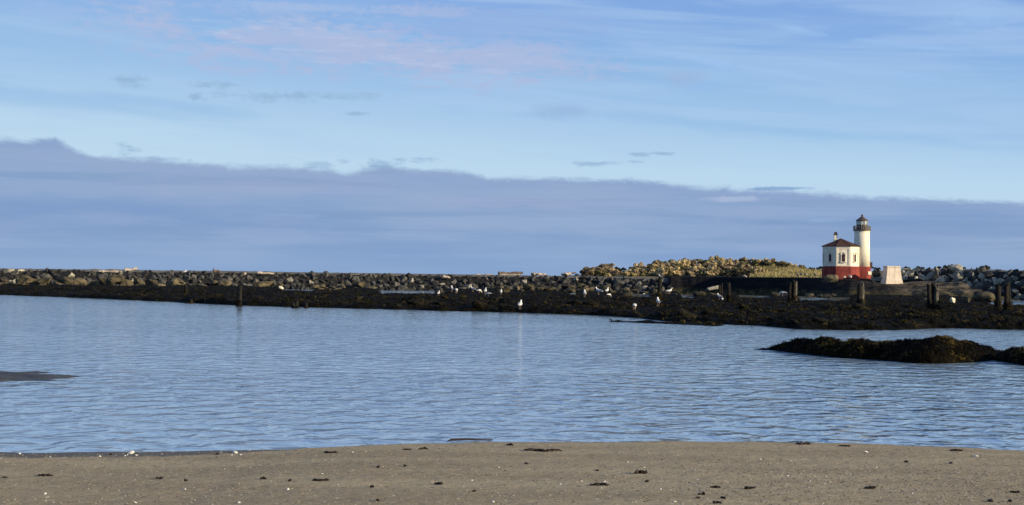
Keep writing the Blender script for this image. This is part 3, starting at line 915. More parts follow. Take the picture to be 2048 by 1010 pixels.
def window(a, w=.66, z0=K(546), z1=K(478)):
    f = empty('window', Matrix.Rotation(a, 3, 'Z') @ Vector((0, -ap, 0)), a); f.parent = lh
    y = -.03; zc = (z0 + z1) / 2; h = z1 - z0
    MB().box((0, y - .01, zc), (w, .06, h)).build('pane', M['maroon'], f)
    fr = MB(); fr.box((-w / 2 - .06, y - .03, zc), (.12, .14, h + .1)).box((w / 2 + .06, y - .03, zc), (.12, .14, h + .1))
    fr.build('jamb', M['trim'], f)
    MB().box((0, y - .06, z0 - .10), (w + .5, .26, .13)).build('sill', M['trim'], f)
    MB().box((0, y - .055, zc), (.05, .03, h)).box((0, y - .055, zc + .02), (w, .03, .05)).build('glazing_bar', M['iron'], f)
    hd = MB(); pts = [(math.cos(t_) * (w / 2 + .14), y - .07, z1 + .04 + math.sin(t_) * .42) for t_ in np.linspace(0, math.pi, 9)]
    hd.tube(pts, .075, 6); hd.build('arched_hood', M['trim'], f)


for i in (-1, 0, 1, -2, 3, 4): window(i * math.pi / 4)
# tower
ta = rad(98.6 - 0); tdist = 4.30
# angle measured from the axis towards the camera, on the lighthouse's own axes
tc_ = Vector((math.sin(rad(90 + 4.2)) * 4.22, -math.cos(rad(90 + 4.2)) * 4.22, 0))
tw = empty('tower', tc_); tw.parent = lh
MB().lathe([(1.58, z_red), (1.50, K(250))], 40, cap=True).build('shaft', M['wall'], tw, smooth=False)
for p_ in tw.children[0].data.polygons: p_.use_smooth = len(p_.vertices) == 4
MB().lathe([(1.86, -1.2), (1.82, z_red - .1), (1.70, z_red + .002)], 8, (0, 0, 0), a8).build('tower_base', M['red'], tw)
MB().lathe([(1.50, K(252)), (1.62, K(249)), (1.62, K(246))], 40).build('collar', M['trim'], tw)
gal = MB().lathe([(1.45, K(250)), (1.74, K(245)), (1.74, K(236)), (1.70, K(236) + .002)], 32).build('gallery', M['iron'], lh, loc=tc_)
rl = MB(); zt = K(199); zb_ = K(236)
for z_ in (zt, (zt * .6 + zb_ * .4), (zt * .25 + zb_ * .75)):
    rl.tube([(1.69 * math.sin(t_), -1.69 * math.cos(t_), z_) for t_ in np.linspace(0, 2 * math.pi, 33)], .035, 5)
rl.build('railing', M['iron_grey'], gal)
bpost = MB().tube([(0, 0, zb_), (0, 0, zt)], .045, 6); bme = mesh_from('baluster', bpost.v, bpost.f, M['iron_grey'])
for i in range(28):
    t_ = 2 * math.pi * i / 28; link('baluster', bme, gal, (1.69 * math.sin(t_), -1.69 * math.cos(t_), 0))
z_l1, z_l2 = K(190), K(149)
ln = MB().lathe([(1.10, K(236)), (1.10, z_l1), (1.16, z_l1 + .01), (1.16, z_l1 + .07)], 10, (0, 0, 0), rad(18)).build('lantern_room', M['iron'], lh, loc=tc_)
for i in range(10):
    a = rad(18) + i * rad(36); b = a + rad(36)
    P = [Vector((1.06 * math.sin(q), -1.06 * math.cos(q), z)) for q, z in ((a, z_l1 + .07), (b, z_l1 + .07), (b, z_l2), (a, z_l2))]
    Q = [p_ * .985 if False else Vector((p_.x * .98, p_.y * .98, p_.z)) for p_ in P]
    MB().add(P + Q, [(0, 1, 2, 3), (7, 6, 5, 4), (0, 4, 5, 1), (1, 5, 6, 2), (2, 6, 7, 3), (3, 7, 4, 0)]).build('pane', M['glass'], ln)
    MB().tube([(1.08 * math.sin(a), -1.08 * math.cos(a), z_l1), (1.08 * math.sin(a), -1.08 * math.cos(a), z_l2)], .05, 6).build('mullion', M['iron_grey'], ln)
MB().lathe([(.5, z_l1 - .2), (.62, z_l1 + .3), (.5, z_l1 + .8)], 16).build('lens', M['trim'], ln)
lr = MB().lathe([(1.26, z_l2), (1.24, z_l2 + .10), (.62, K(124)), (.22, K(108)), (.16, K(104))], 20, (0, 0, 0), rad(18)).build('lantern_roof', M['iron'], lh, loc=tc_)
MB().lathe([(.05, K(105)), (.17, K(102)), (.24, K(96)), (.17, K(91)), (.05, K(88)), (.035, K(82))], 12).build('ventilator_ball', M['iron'], lr)
# porch block behind and notice on the red base
MB().box((tc_.x + 1.93, tc_.y + .9, K(575)), (.50, .9, 1.05)).box((tc_.x + 1.93, tc_.y + .9, K(575) + .56), (.60, 1.0, .08)).build('porch', M['iron'], lh)
sg = MB().box((tc_.x + 1.33, tc_.y - 1.50, K(652)), (.74, .06, .60), rad(22.5)).build('notice_board', M['sign'], lh)
MB().box((0, 0, 0), (.80, .03, .66)).build('board_frame', M['trim'], sg, loc=(tc_.x + 1.34, tc_.y - 1.463, K(652)), rot=(0, 0, rad(22.5)))

# pedestal
pp = PW(1783.5, 563.5, 284)
pd = empty('pedestal', pp, rad(6)); tag(pd, 'tapered cream concrete pedestal standing on the rock right of the lighthouse', 'pedestal')


def frustum(w0, d0, w1, d1, z0, z1):
    P = [(x * w / 2, y * d / 2, z) for (w, d, z) in ((w0, d0, z0), (w1, d1, z1)) for x, y in ((-1, -1), (1, -1), (1, 1), (-1, 1))]
    return P, [(3, 2, 1, 0), (4, 5, 6, 7), (0, 1, 5, 4), (1, 2, 6, 5), (2, 3, 7, 6), (3, 0, 4, 7)]


MB().add(*frustum(3.75, 3.2, 3.15, 2.8, -.9, .42)).build('foot', M['plinth'], pd)
MB().add(*frustum(3.13, 2.7, 2.56, 2.2, .42, 2.80)).build('shaft', M['plinth'], pd)
MB().add(*frustum(2.72, 2.36, 2.72, 2.36, 2.80, 3.08)).build('cap', M['plinth'], pd)
for z_ in (1.0, 1.6, 2.2):
    w_ = 3.13 - .57 * (z_ - .42) / 2.38; d_ = 2.7 - .5 * (z_ - .42) / 2.38
    MB().add(*frustum(w_ + .02, d_ + .02, w_ + .015, d_ + .015, z_, z_ + .035)).build('course_line', M['trim'], pd)

# ================================================================== VEGETATION
def shrub_mesh(seed, r, h, nleaf, leaf, mat):
    g = np.random.default_rng(seed)
    nb = 11
    cs = np.stack([g.uniform(-.62, .62, nb) * r, g.uniform(-.62, .62, nb) * r, g.uniform(.25, .78, nb) * h], -1)
    rs = g.uniform(.26, .42, nb) * r
    k = g.integers(0, nb, nleaf); d = g.normal(size=(nleaf, 3)); d /= np.linalg.norm(d, axis=1)[:, None]
    d[:, 2] = np.abs(d[:, 2]) * .9 - .25
    p = cs[k] + d * rs[k][:, None] * g.uniform(.75, 1.08, (nleaf, 1)) * np.array([1, 1, 1.05])
    p[:, 2] = np.clip(p[:, 2], .05, None)
    nrm = d + g.normal(size=(nleaf, 3)) * .45; nrm /= np.linalg.norm(nrm, axis=1)[:, None]
    a = np.cross(nrm, g.normal(size=(nleaf, 3))); a /= np.linalg.norm(a, axis=1)[:, None]; b = np.cross(nrm, a)
    s = leaf * g.uniform(.6, 1.3, (nleaf, 1))
    V = np.stack([p + a * s, p + b * s * .7, p - a * s, p - b * s * .7], 1).reshape(-1, 3)
    Fc = np.arange(nleaf * 4).reshape(-1, 4)
    return mesh_from('foliage', V, Fc, mat)


SH = {}
for key, mat in (('tan', 'leaf_tan'), ('olive', 'leaf_olive'), ('brown', 'leaf_brown'), ('dark', 'leaf_dark')):
    SH[key] = [shrub_mesh(40 + i + hash(len(key)) % 9, 1.5, 2.3, 900, .17, M[mat]) for i in range(3)]
tb = MB()
for i in range(6):
    a = i * 1.05; tb.tube([(0, 0, -.3), (math.cos(a) * .3, math.sin(a) * .3, .5), (math.cos(a) * .8, math.sin(a) * .8, 1.4)], [.07, .05, .02], 5)
STEM = mesh_from('stem', tb.v, tb.f, M['twig'])
rs_ = random.Random(21)


def shrub(px, D, kind, sc, label, group=None, sink=.3):
    x = PU(px) * D; z = float(dune_z(np.array([x]), np.array([float(D)]))[0])
    e = empty('shrub', (x, D, z - sink), rs_.uniform(0, 6.28)); e.scale = (sc * rs_.uniform(.9, 1.2), sc * rs_.uniform(.9, 1.1), sc * rs_.uniform(.85, 1.15))
    link('foliage', rs_.choice(SH[kind]), e); link('stem', STEM, e)
    tag(e, label, 'shrub', group); return e


for D, step, a, b, rw, md in ((319, 12, 1168, 1232, 'front', 'small'), (319, 13, 1250, 1450, 'front', 'large'), (326, 13, 1172, 1232, 'second', 'small'), (327, 14, 1246, 1500, 'second', 'large'),
                      (335, 14, 1190, 1232, 'third', 'small'), (335, 14, 1262, 1560, 'third', 'large'), (343, 13, 1200, 1225, 'back', 'small'), (343, 14, 1300, 1500, 'back', 'large')):
    px = a + rs_.uniform(0, 6); i_ = 0
    while px < b:
        q = rs_.random(); kd = 'tan' if q < .58 else ('brown' if q < .80 else 'olive')
        if px < 1235 and q < .45: kd = 'brown'
        shrub(px, D + rs_.uniform(-2, 2), kd, rs_.uniform(.62, 1.08), '%s shrub, %s from the left in the %s row of the %s scrub mound' % (kd, ORD[i_], rw, md), 'shrubs packed on the dune')
        i_ += 1; px += step * rs_.uniform(.75, 1.25)
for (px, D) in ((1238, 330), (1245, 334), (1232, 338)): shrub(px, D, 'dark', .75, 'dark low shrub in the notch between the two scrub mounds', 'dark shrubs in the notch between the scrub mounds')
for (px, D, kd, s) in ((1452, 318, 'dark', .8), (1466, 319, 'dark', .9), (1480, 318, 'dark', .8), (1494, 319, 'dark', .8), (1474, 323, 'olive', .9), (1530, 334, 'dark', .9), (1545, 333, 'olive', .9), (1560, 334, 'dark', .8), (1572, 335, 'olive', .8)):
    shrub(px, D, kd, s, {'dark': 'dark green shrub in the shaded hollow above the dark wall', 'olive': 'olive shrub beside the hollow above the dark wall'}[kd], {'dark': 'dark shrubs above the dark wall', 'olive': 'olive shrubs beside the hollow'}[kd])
shrub(1508, 322, 'tan', 1.05, 'tan shrub standing alone in front of the hollow left of the grass')
shrub(1520, 323, 'tan', .8, 'smaller tan shrub right beside the lone tan shrub')
for (px, s) in ((1512, .8), (1524, .7), (1533, .8), (1546, .7), (1556, .65), (1566, .7), (1578, .6), (1589, .55)): shrub(px, 341, 'tan', s, 'small pale shrub on the dune crest, %s from the left above the grass slope' % ORD[(1512, 1524, 1533, 1546, 1556, 1566, 1578, 1589).index(px)], 'pale shrubs on the right-hand dune crest')
shrub(1604, 340, 'olive', .65, 'low round shrub on the skyline just left of the lighthouse')
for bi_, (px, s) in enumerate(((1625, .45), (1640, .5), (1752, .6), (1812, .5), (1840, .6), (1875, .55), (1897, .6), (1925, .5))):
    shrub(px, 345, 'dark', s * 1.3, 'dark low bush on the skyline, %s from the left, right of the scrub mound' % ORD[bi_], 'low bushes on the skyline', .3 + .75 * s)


def crest_bush(px, py, s, label, group=None):
    p = PW(px, py, 286) - Vector((0, 0, .9 * s)); e = empty('shrub', p, .4, s); link('foliage', SH['dark'][1], e); link('stem', STEM, e); tag(e, label, 'shrub', group)


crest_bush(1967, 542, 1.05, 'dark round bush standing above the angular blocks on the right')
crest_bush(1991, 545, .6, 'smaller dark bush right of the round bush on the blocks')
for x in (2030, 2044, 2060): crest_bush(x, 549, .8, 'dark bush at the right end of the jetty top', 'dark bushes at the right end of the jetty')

# dune grass
gv = []; gf = []
for _ in range(9000):
    px = rs_.uniform(1500, 1660); D = rs_.uniform(316, 338)
    x = PU(px) * D; 
    gv.append((x, D))
ga = np.array(gv); gz = dune_z(ga[:, 0], ga[:, 1])
V = []; Fc = []
for (x, y), z in zip(gv, gz):
    h_ = rs_.uniform(.35, .8); a = rs_.uniform(0, 6.28); w_ = .10; l = rs_.uniform(-.25, .25); k = len(V)
    V += [(x - math.cos(a) * w_, y - math.sin(a) * w_, z - .05), (x + math.cos(a) * w_, y + math.sin(a) * w_, z - .05), (x + l, y + l * .6, z + h_)]; Fc.append((k, k + 1, k + 2))
tag(link('dune_grass', mesh_from('dune_grass', V, Fc, M['grass'])), 'yellow green grass on the slope left of the lighthouse', 'grass', kind='stuff')

# weed tufts on the reef
def tufts(name, pts, nrm_up, L, wdt, per, mat, label, seed):
    g = np.random.default_rng(seed); n_ = len(pts)
    P = np.repeat(pts, per, axis=0); m_ = len(P)
    a = g.uniform(0, 2 * math.pi, m_); out_ = np.stack([np.cos(a), np.sin(a), np.zeros(m_)], -1)
    l = L * g.uniform(.5, 1.4, (m_, 1)); sd_ = np.stack([-np.sin(a), np.cos(a), np.zeros(m_)], -1) * wdt * g.uniform(.6, 1.4, (m_, 1))
    up = np.array([0, 0, 1.0])
    p0 = P; p1 = P + out_ * l * .45 + up * l * g.uniform(.12, .42, (m_, 1)); p2 = P + out_ * l * 1.0 - up * l * g.uniform(.0, .3, (m_, 1))
    V = np.stack([p0 - sd_ * .5, p0 + sd_ * .5, p1 - sd_, p1 + sd_, p2], 1).reshape(-1, 3)
    i = np.arange(m_)[:, None] * 5
    Fq = (i + np.array([[0, 1, 3, 2]])).tolist(); Ft = (i + np.array([[2, 3, 4]])).tolist()
    o = link(name, mesh_from(name, V, Fq + Ft, mat)); tag(o, label, 'seaweed', kind='stuff'); return o


n_t = 60000
uu = rng.uniform(PU(-200), PU(2250), n_t); yy = 76 * (260 / 76) ** rng.random(n_t)
XX = uu * yy; ZZ = reef_z(XX, yy); ok = (ZZ > 0.06) & (vn(XX * .5, yy * .5) > -.12)
pts = np.stack([XX, yy, ZZ - .02], -1)[ok][:26000]
tufts('reef_seaweed', pts, None, .32, .05, 3, M['frond'], 'dark brown rockweed covering the long tidal reef', 4)

# ---------------------------------------------------------------- near weedy rocks
def near_rock(name, label, top, front, wd, seed, weedlabel):
    tx = [PU(a) for a, b in front]
    f_y = [G(a, b).y for a, b in front]
    w_x = [PU(a) for a, b in wd]; w_v = [b for a, b in wd]
    t_x = [PU(a) for a, b in top]
    t_z = []
    for a, b in top:
        fy = np.interp(PU(a), tx, f_y); w_ = np.interp(PU(a), w_x, w_v)
        t_z.append(max(.02, PW(a, b, fy + w_ * .5).z))

    def fn(X, Y):
        U = X / Y; fy = smi(U, tx, f_y, .016); w_ = smi(U, w_x, w_v, .010); zc = smi(U, t_x, t_z, .003)
        fy = fy + .25 * fbm(X * .7, X * .2, 3)
        s = (Y - fy) / w_ + .05 * fbm(X * .8, Y * .8, 3)
        prof = np.where((s > 0) & (s < 1), np.sin(np.pi * np.clip(s, 0, 1)) ** .55, -.6 * np.minimum(np.abs(s), np.abs(s - 1)) * w_)
        end = sstep(U, tx[0] - .0004, tx[0] + .0006) * sstep(U, tx[-1] + .0004, tx[-1] - .0006)
        z = -.12 + (zc + .12) * prof * np.where(prof > 0, end, 1) - .5 * (1 - end)
        k = np.clip(zc / .5, .15, 1) * sstep(s, -.05, .1)
        return z + (.14 * fbm(X * 1.5, Y * 1.5, 4) + .09 * ridge(X * 3.2, Y * 2.8, 3) - .06) * k
    y0 = min(f_y) - 1.0; y1 = max(f_y) + max(w_v) + 1.0
    o = fan(name, front[0][0] - 12, front[-1][0] + 12, 420, np.linspace(y0, y1, 300), fn, M['weed_near'])
    tag(o, label, 'rock')
    g = np.random.default_rng(seed); u = g.uniform(tx[0], tx[-1], 16000); y = g.uniform(y0, y1, 16000); x = u * y; z = fn(x, y); ok_ = z > .03
    P = np.stack([x, y, z - .01], -1)[ok_][:6500]
    tufts('rockweed', P, None, .15, .014, 3, M['frond_near'], weedlabel, seed)


near_rock('tidal_rock', 'long low rock covered in dark rockweed lying in the water',
          [(1508, 697), (1540, 696), (1560, 687), (1590, 677), (1600, 678), (1620, 683), (1645, 677), (1665, 677), (1690, 684), (1722, 675), (1745, 682), (1775, 686), (1805, 684), (1840, 679), (1890, 678),
           (1925, 684), (1960, 692), (1985, 700), (2003, 703)],
          [(1508, 698.5), (1540, 699), (1600, 708), (1690, 717), (1780, 722), (1850, 729), (1950, 726), (1990, 722), (2006, 716)],
          [(1508, .3), (1540, .5), (1600, 2.5), (1700, 3.6), (1850, 4.2), (1960, 3.5), (2006, 1.5)], 71, 'rockweed hanging over the long low rock in the water')
near_rock('tidal_rock', 'dark weedy rock cut off at the right edge, right of the long rock',
          [(1990, 712), (2005, 706), (2030, 699), (2060, 694), (2120, 690), (2200, 694), (2300, 705)],
          [(1990, 717), (2005, 725), (2030, 731), (2060, 733), (2150, 736), (2300, 722)],
          [(1990, .8), (2020, 2.5), (2100, 4.0), (2200, 4.0), (2300, 1.0)], 72, 'rockweed draped over the rock at the right edge')

# ================================================================== PILINGS
def piling(px, py_top, py_foot, wpx, label, group=None, mat='post', lean=0.0, n=1, seed=0, D=None):
    r = random.Random(seed + int(px)); p = on_reef(px, py_foot)
    D_ = D or p.y; b = PW(px, py_foot, D_); tp = PW(px, py_top, D_)
    h = tp.z - b.z; rad_ = wpx / 2 * D_ / F
    root = empty('piling', b); tag(root, label, 'piling', group)
    for i in range(n):
        ox = 0 if n == 1 else (i - (n - 1) / 2) * rad_ * 2 / n * .9; rr_ = rad_ if n == 1 else rad_ / n * 1.25
        hh = h * (1 if i == n // 2 else r.uniform(.72, .98)); l = lean + r.uniform(-.05, .05)
        prof = []
        NR = 9
        m_ = MB(); V = []; Fc = []
        for j in range(NR + 1):
            z = -.5 + (hh + .5) * j / NR
            for q in range(10):
                a = 2 * math.pi * q / 10; k = rr_ * (1 - .12 * j / NR) * (1 + r.uniform(-.09, .09)) * (1.25 if z < h * .18 else 1)
                top_j = (r.uniform(-.10, .10) * h if j == NR else 0)
                V.append((ox + l * max(z, 0) + k * math.cos(a), (i % 2) * rr_ * .8 + k * math.sin(a), z + top_j))
        for j in range(NR):
            for q in range(10): q2 = (q + 1) % 10; Fc.append((j * 10 + q, j * 10 + q2, (j + 1) * 10 + q2, (j + 1) * 10 + q))
        Fc.append(tuple(range(NR * 10, NR * 10 + 10)))
        m_.add(V, Fc).build('post', M['post_pale'] if (mat == 'mix' and i == n - 1) else M['post'] if mat != 'pale' else M['post_pale'], root)  # in mixed pilings the rightmost post takes a paler colour
    # weed collar
    g = np.random.default_rng(int(px)); a = g.uniform(0, 6.28, 160); z = g.uniform(0, h * .35, 160)
    P = np.stack([rad_ * 1.1 * np.cos(a), rad_ * 1.1 * np.sin(a), z], -1)
    V = []; Fc = []
    for (x, y, zz), aa in zip(P, a):
        k = len(V); c, s_ = math.cos(aa), math.sin(aa); L = h * .09 + .08
        V += [(x - s_ * .04, y + c * .04, zz), (x + s_ * .04, y - c * .04, zz), (x + c * L * .5, y + s_ * L * .5, zz - L)]; Fc.append((k, k + 1, k + 2))
    wcl = link('weed_collar', mesh_from('weed_collar', V, Fc, M['frond']), root); wcl['kind'] = 'stuff'
    return root, b, tp


piling(478, 572, 613, 10, 'single dark weed-skirted piling at the near edge of the left reef')
piling(372, 570, 586, 6, 'short thin dark piling among the tan boulders', D=165)
piling(590, 601, 616, 13, 'low weedy piling stump left of centre at the water edge', n=2)
piling(612, 606, 616, 7, 'tiny weedy stump just right of the low stump', None)
piling(382, 599, 607, 8, 'tiny weedy stump below the short thin piling')
gp, gb, gt = piling(1318, 557, 599, 9, 'tall dark piling with a gull perched on top')
piling(1441, 568, 598, 8, 'left, mossy one of the pair of short pilings near the dark wall', n=2)
piling(1458, 567, 601, 8, 'right, darker one of the pair of short pilings near the dark wall')
piling(1585, 563, 603, 19, 'splintered cluster of jagged pilings left of the lighthouse', n=4, mat='mix')
piling(1722, 567, 612, 15, 'dark twin-trunk piling standing in front of the lighthouse', n=2, mat='mix')
piling(1866, 565, 616, 22, 'thickest dark piling with a paler post on its right side', n=3, mat='mix')
piling(1996, 571, 615, 12, 'shorter left one of the twin pilings by the right edge')
piling(2016, 567, 619, 15, 'taller right one of the twin pilings by the right edge', n=2)

# ================================================================== GULLS
def loft(rings, n=10):
    V = []; Fc = []
    for (x, z, ry, rz) in rings:
        for i in range(n):
            a = 2 * math.pi * i / n; V.append((x, ry * math.cos(a), z + rz * math.sin(a)))
    for j in range(len(rings) - 1):
        for i in range(n):
            i2 = (i + 1) % n; Fc.append((j * n + i, (j + 1) * n + i, (j + 1) * n + i2, j * n + i2))
    Fc.append(tuple(range(n))); k = (len(rings) - 1) * n; Fc.append(tuple(range(k + n - 1, k - 1, -1)))
    return V, Fc


def make_gull(pose):
    g = empty('gull', (0, 0, 0))
    if pose == 'stand':
        R_ = [(-.30, .20, .012, .010), (-.22, .215, .04, .022), (-.12, .235, .075, .06), (0, .255, .095, .085), (.09, .285, .085, .085), (.14, .33, .055, .06),
              (.155, .38, .040, .045), (.165, .42, .045, .045), (.20, .435, .038, .036), (.225, .43, .015, .015)]
        bk_ = [(.222, .432, .016, .014), (.27, .425, .010, .010), (.30, .412, .004, .006)]
    else:
        R_ = [(-.30, .25, .012, .010), (-.22, .25, .04, .022), (-.12, .25, .075, .06), (0, .25, .095, .085), (.09, .245, .085, .08), (.16, .225, .05, .055),
              (.20, .18, .036, .042), (.225, .13, .042, .045), (.255, .105, .036, .034), (.275, .09, .015, .015)]
        bk_ = [(.27, .092, .015, .014), (.30, .06, .010, .010), (.315, .03, .004, .006)]
    V, Fc = loft(R_); link('body', mesh_from('body', V, Fc, M['gull'], True), g)
    V, Fc = loft(bk_, 6); link('beak', mesh_from('beak', V, Fc, M['beak'], True), g)
    for s_ in (-1, 1):
        wv_ = [(.10, s_ * .085, .30), (.04, s_ * .104, .24), (-.10, s_ * .094, .215), (-.25, s_ * .055, .215), (-.37, s_ * .02, .225), (-.22, s_ * .045, .275), (-.05, s_ * .07, .325)]
        wi = [(x, y * .80, z) for x, y, z in wv_]
        n_ = len(wv_); fc = [tuple(range(n_)), tuple(range(2 * n_ - 1, n_ - 1, -1))] + [(i, (i + 1) % n_, n_ + (i + 1) % n_, n_ + i) for i in range(n_)]
        link('wing', mesh_from('wing', wv_ + wi, fc, M['wing']), g)
        lg = MB().tube([(0, s_ * .035, .19), (.005, s_ * .035, .09), (0, s_ * .035, .0)], [.012, .008, .008], 5)
        lg.add([(0, s_ * .035, .012), (.07, s_ * .035 + .03, .0), (.075, s_ * .035, .0), (.07, s_ * .035 - .03, .0)], [(0, 1, 2), (0, 2, 3), (0, 3, 1)])
        lg.build('leg', M['legs'], g)
    return g


protos = {'stand': make_gull('stand'), 'feed': make_gull('feed')}
used = {'stand': False, 'feed': False}


def gull(p, rz, sc, label, pose='stand'):
    o = protos[pose] if not used[pose] else copy_tree(protos[pose]); used[pose] = True
    o.location = p; o.rotation_euler = (0, 0, rz); o.scale = (sc,) * 3
    tag(o, label, 'gull', 'white gulls resting on the reef'); return o


GL = [(1040, 619, 1.05, .35, 'stand', 'large gull at the water edge with grey wings and its white reflection below'),
      (904, 584, 1.1, 2.6, 'stand', 'left gull of the touching pair at the left end of the flock'),
      (912.5, 587, 1.2, .2, 'feed', 'right, lower gull of the touching pair at the left end'),
      (945.5, 584, 1.15, 2.8, 'stand', 'gull with raised head just right of the touching pair'),
      (959, 587, 1.0, .5, 'feed', 'small yellowish gull low on the weed in the left flock'),
      (970.5, 589, 1.15, 1.2, 'stand', 'upright gull above the small lower gull in the left flock'),
      (976.5, 593, 0.9, 2.9, 'feed', 'small gull lowest of the left flock'),
      (1002, 590, 1.0, .2, 'stand', 'gull alone at the right end of the left flock'),
      (877, 592, .8, 1.0, 'stand', 'small bluish gull at the pool left of the flock'),
      (1169.5, 595, 1.3, 2.5, 'stand', 'gull with head turned right, left of the middle group'),
      (1197, 590, 1.35, 1.9, 'stand', 'tall upright gull in the middle group'),
      (1214, 588, 1.15, .4, 'stand', 'gull stretching up behind the round white gull'),
      (1218.5, 595, .9, 1.4, 'feed', 'small round gull at the right of the middle group'),
      (1269, 621, 1.05, .3, 'feed', 'gull crouched low on the dark weed near the water'),
      (1316.5, 613, 1.05, 2.4, 'stand', 'gull on dark weed directly below the tall piling'),
      (1339.5, 588.5, 1.2, .6, 'stand', 'gull just right of the tall piling'),
      (1438.7, 600, 1.0, 2.7, 'stand', 'white gull at the foot of the pair of short pilings'),
      (1444.5, 604, .85, .1, 'feed', 'greyish gull bending down by the short pilings'),
      (1565, 592, 1.2, 2.9, 'feed', 'gull leaning forward left of the splintered pilings')]
for (x, y, s_, rz, pose, lb) in GL:
    p = on_reef(x, y); k = min(max(p.y / 175.0, .95), 1.15)
    gull(p, (1.0 if math.cos(rz) > 0 else 2.1) + .5 * math.sin(rz * 7), s_ * k * 1.55, lb, pose)
gull(PW(1320.5, 558.0, gb.y), 2.2, 1.15, 'gull perched on top of the tall dark piling')
gull(PW(371, 546.5, 286), 1.0, 1.5, 'lone gull on top of the left jetty')
gull(PW(1288, 589.5, 240), .5, .8, 'tiny gull sitting in the blue pool left of the tall piling', 'feed')

# ================================================================== DRIFTWOOD, POLE
def logobj(pts, D, r, label, mat='drift', knob=False):
    P = [PW(a, b, D + i * .8) for i, (a, b) in enumerate(pts)]; o0 = P[0].copy(); n_ = 6; Q = []
    for i in range(n_ + 1):
        k = i / n_ * (len(P) - 1); j = min(int(k), len(P) - 2); Q.append(P[j].lerp(P[j + 1], k - j) - o0 + Vector((0, 0, .05 * math.sin(i * 2.1))))
    m_ = MB().tube(Q, [r * (1 + .18 * math.sin(i * 1.7)) * (1 - .35 * i / n_) for i in range(n_ + 1)], 9)
    if knob:
        for a in (.5, 1.6, 2.6): m_.tube([Q[0], Q[0] + Vector((-.3 * math.cos(a), .2, .7 * math.sin(a)))], [r * .6, r * .15], 6)
    o = m_.build('driftwood_log', M[mat]); o.location = o0; tag(o, label, 'log'); return o


logobj([(180, 542.2), (243, 541.3)], 285, .38, 'long reddish bleached log lying on the left jetty top', 'drift_brown')
logobj([(198, 543.8), (244, 543.2)], 281, .30, 'white bleached log in front of the long reddish log')
logobj([(249, 539.8), (264, 539.2), (275, 536.2)], 285, .28, 'white log with an upturned end on the left jetty top')
logobj([(427, 542.0), (439, 540.8)], 289, .22, 'short dark log poking up from the left jetty top', 'drift_brown', True)
logobj([(515, 545.5), (548, 547)], 292, .26, 'pale log resting on stones right of the short dark log')
logobj([(886, 552.5), (900, 555)], 305, .25, 'short yellowish log slanting down the stones')
logobj([(950, 550.5), (985, 549.6)], 322, .25, 'thin pale log left of the brown trunk')
logobj([(998, 548.0), (1046, 545.5)], 325, .42, 'thick brown drift trunk on the middle of the jetty', 'drift_brown', True)
logobj([(1000, 550.5), (1040, 549.0)], 323, .20, 'thin bleached log below the brown trunk')
logobj([(1064, 549.5), (1074, 547.5)], 325, .42, 'stubby buff log end right of the brown trunk', 'drift', True)
logobj([(1076, 548.2), (1092, 548.6)], 325, .28, 'short white log beside the stubby log end')
logobj([(1124, 550), (1152, 545.0)], 324, .22, 'dark branching log at the foot of the scrub mound', 'drift_brown', True)
logobj([(1130, 549.0), (1142, 546.5)], 323, .40, 'fat white log among the dark branches by the scrub mound')
logobj([(1152, 552), (1156, 549.5)], 322, .42, 'round buff stump at the left foot of the scrub mound')
b_ = PW(1480, 527, 345); t_ = PW(1480, 517.5, 345)
mp = empty('marker_pole', b_); tag(mp, 'thin dark marker pole standing on the dune top', 'pole')
MB().tube([(0, 0, -.6), (0, 0, (t_ - b_).z)], .10, 7).build('shaft', M['iron'], mp)
MB().box((0, 0, (t_ - b_).z - .1), (.34, .1, .5)).build('day_mark', M['iron'], mp)

# ================================================================== BEACH LITTER
def on_beach(px, py):
    d = ray(px, py); ys = np.linspace(11, 24, 2600); k = ys / d.y; X = d.x * k; Z = CZ + d.z * k; R = np.maximum(beach_z(X, ys), 0.0)
    i = np.argmax(Z <= R); return Vector((X[i], ys[i], R[i]))


def kelp(px, py, wpx, label, group=None, hk=1.0):
    p = on_beach(px, py); w_ = wpx * p.y / F; r = random.Random(int(px * 7 + py)); root_ = MB()
    n_ = max(3, int(wpx / 4))
    ax = [((q / 6 - .5) * w_, r.uniform(-.025, .025), .006 + abs(r.gauss(0, .006)) * hk) for q in range(7)]
    root_.tube(ax, [.004] + [r.uniform(.009, .018) * hk ** .5 for _ in range(5)] + [.004], 5)
    for i in range(n_):
        q = r.randrange(1, 6); x0, y0, z0 = ax[q]; L = w_ * r.uniform(.12, .32)
        a = r.uniform(-1.1, 1.1) + (math.pi if r.random() < .5 else 0); hh = r.uniform(.005, .015) * hk * (1.3 if wpx > 20 else .8)
        pts = [(x0, y0, z0), (x0 + math.cos(a) * L * .5, y0 + math.sin(a) * L * .8, hh), (x0 + math.cos(a) * L, y0 + math.sin(a) * L * 1.4, .004)]
        root_.tube(pts, [.012, .012, .004], 5)
    o = root_.build('kelp_strand', M['kelp']); o.location = p; tag(o, label, 'kelp', group); return o


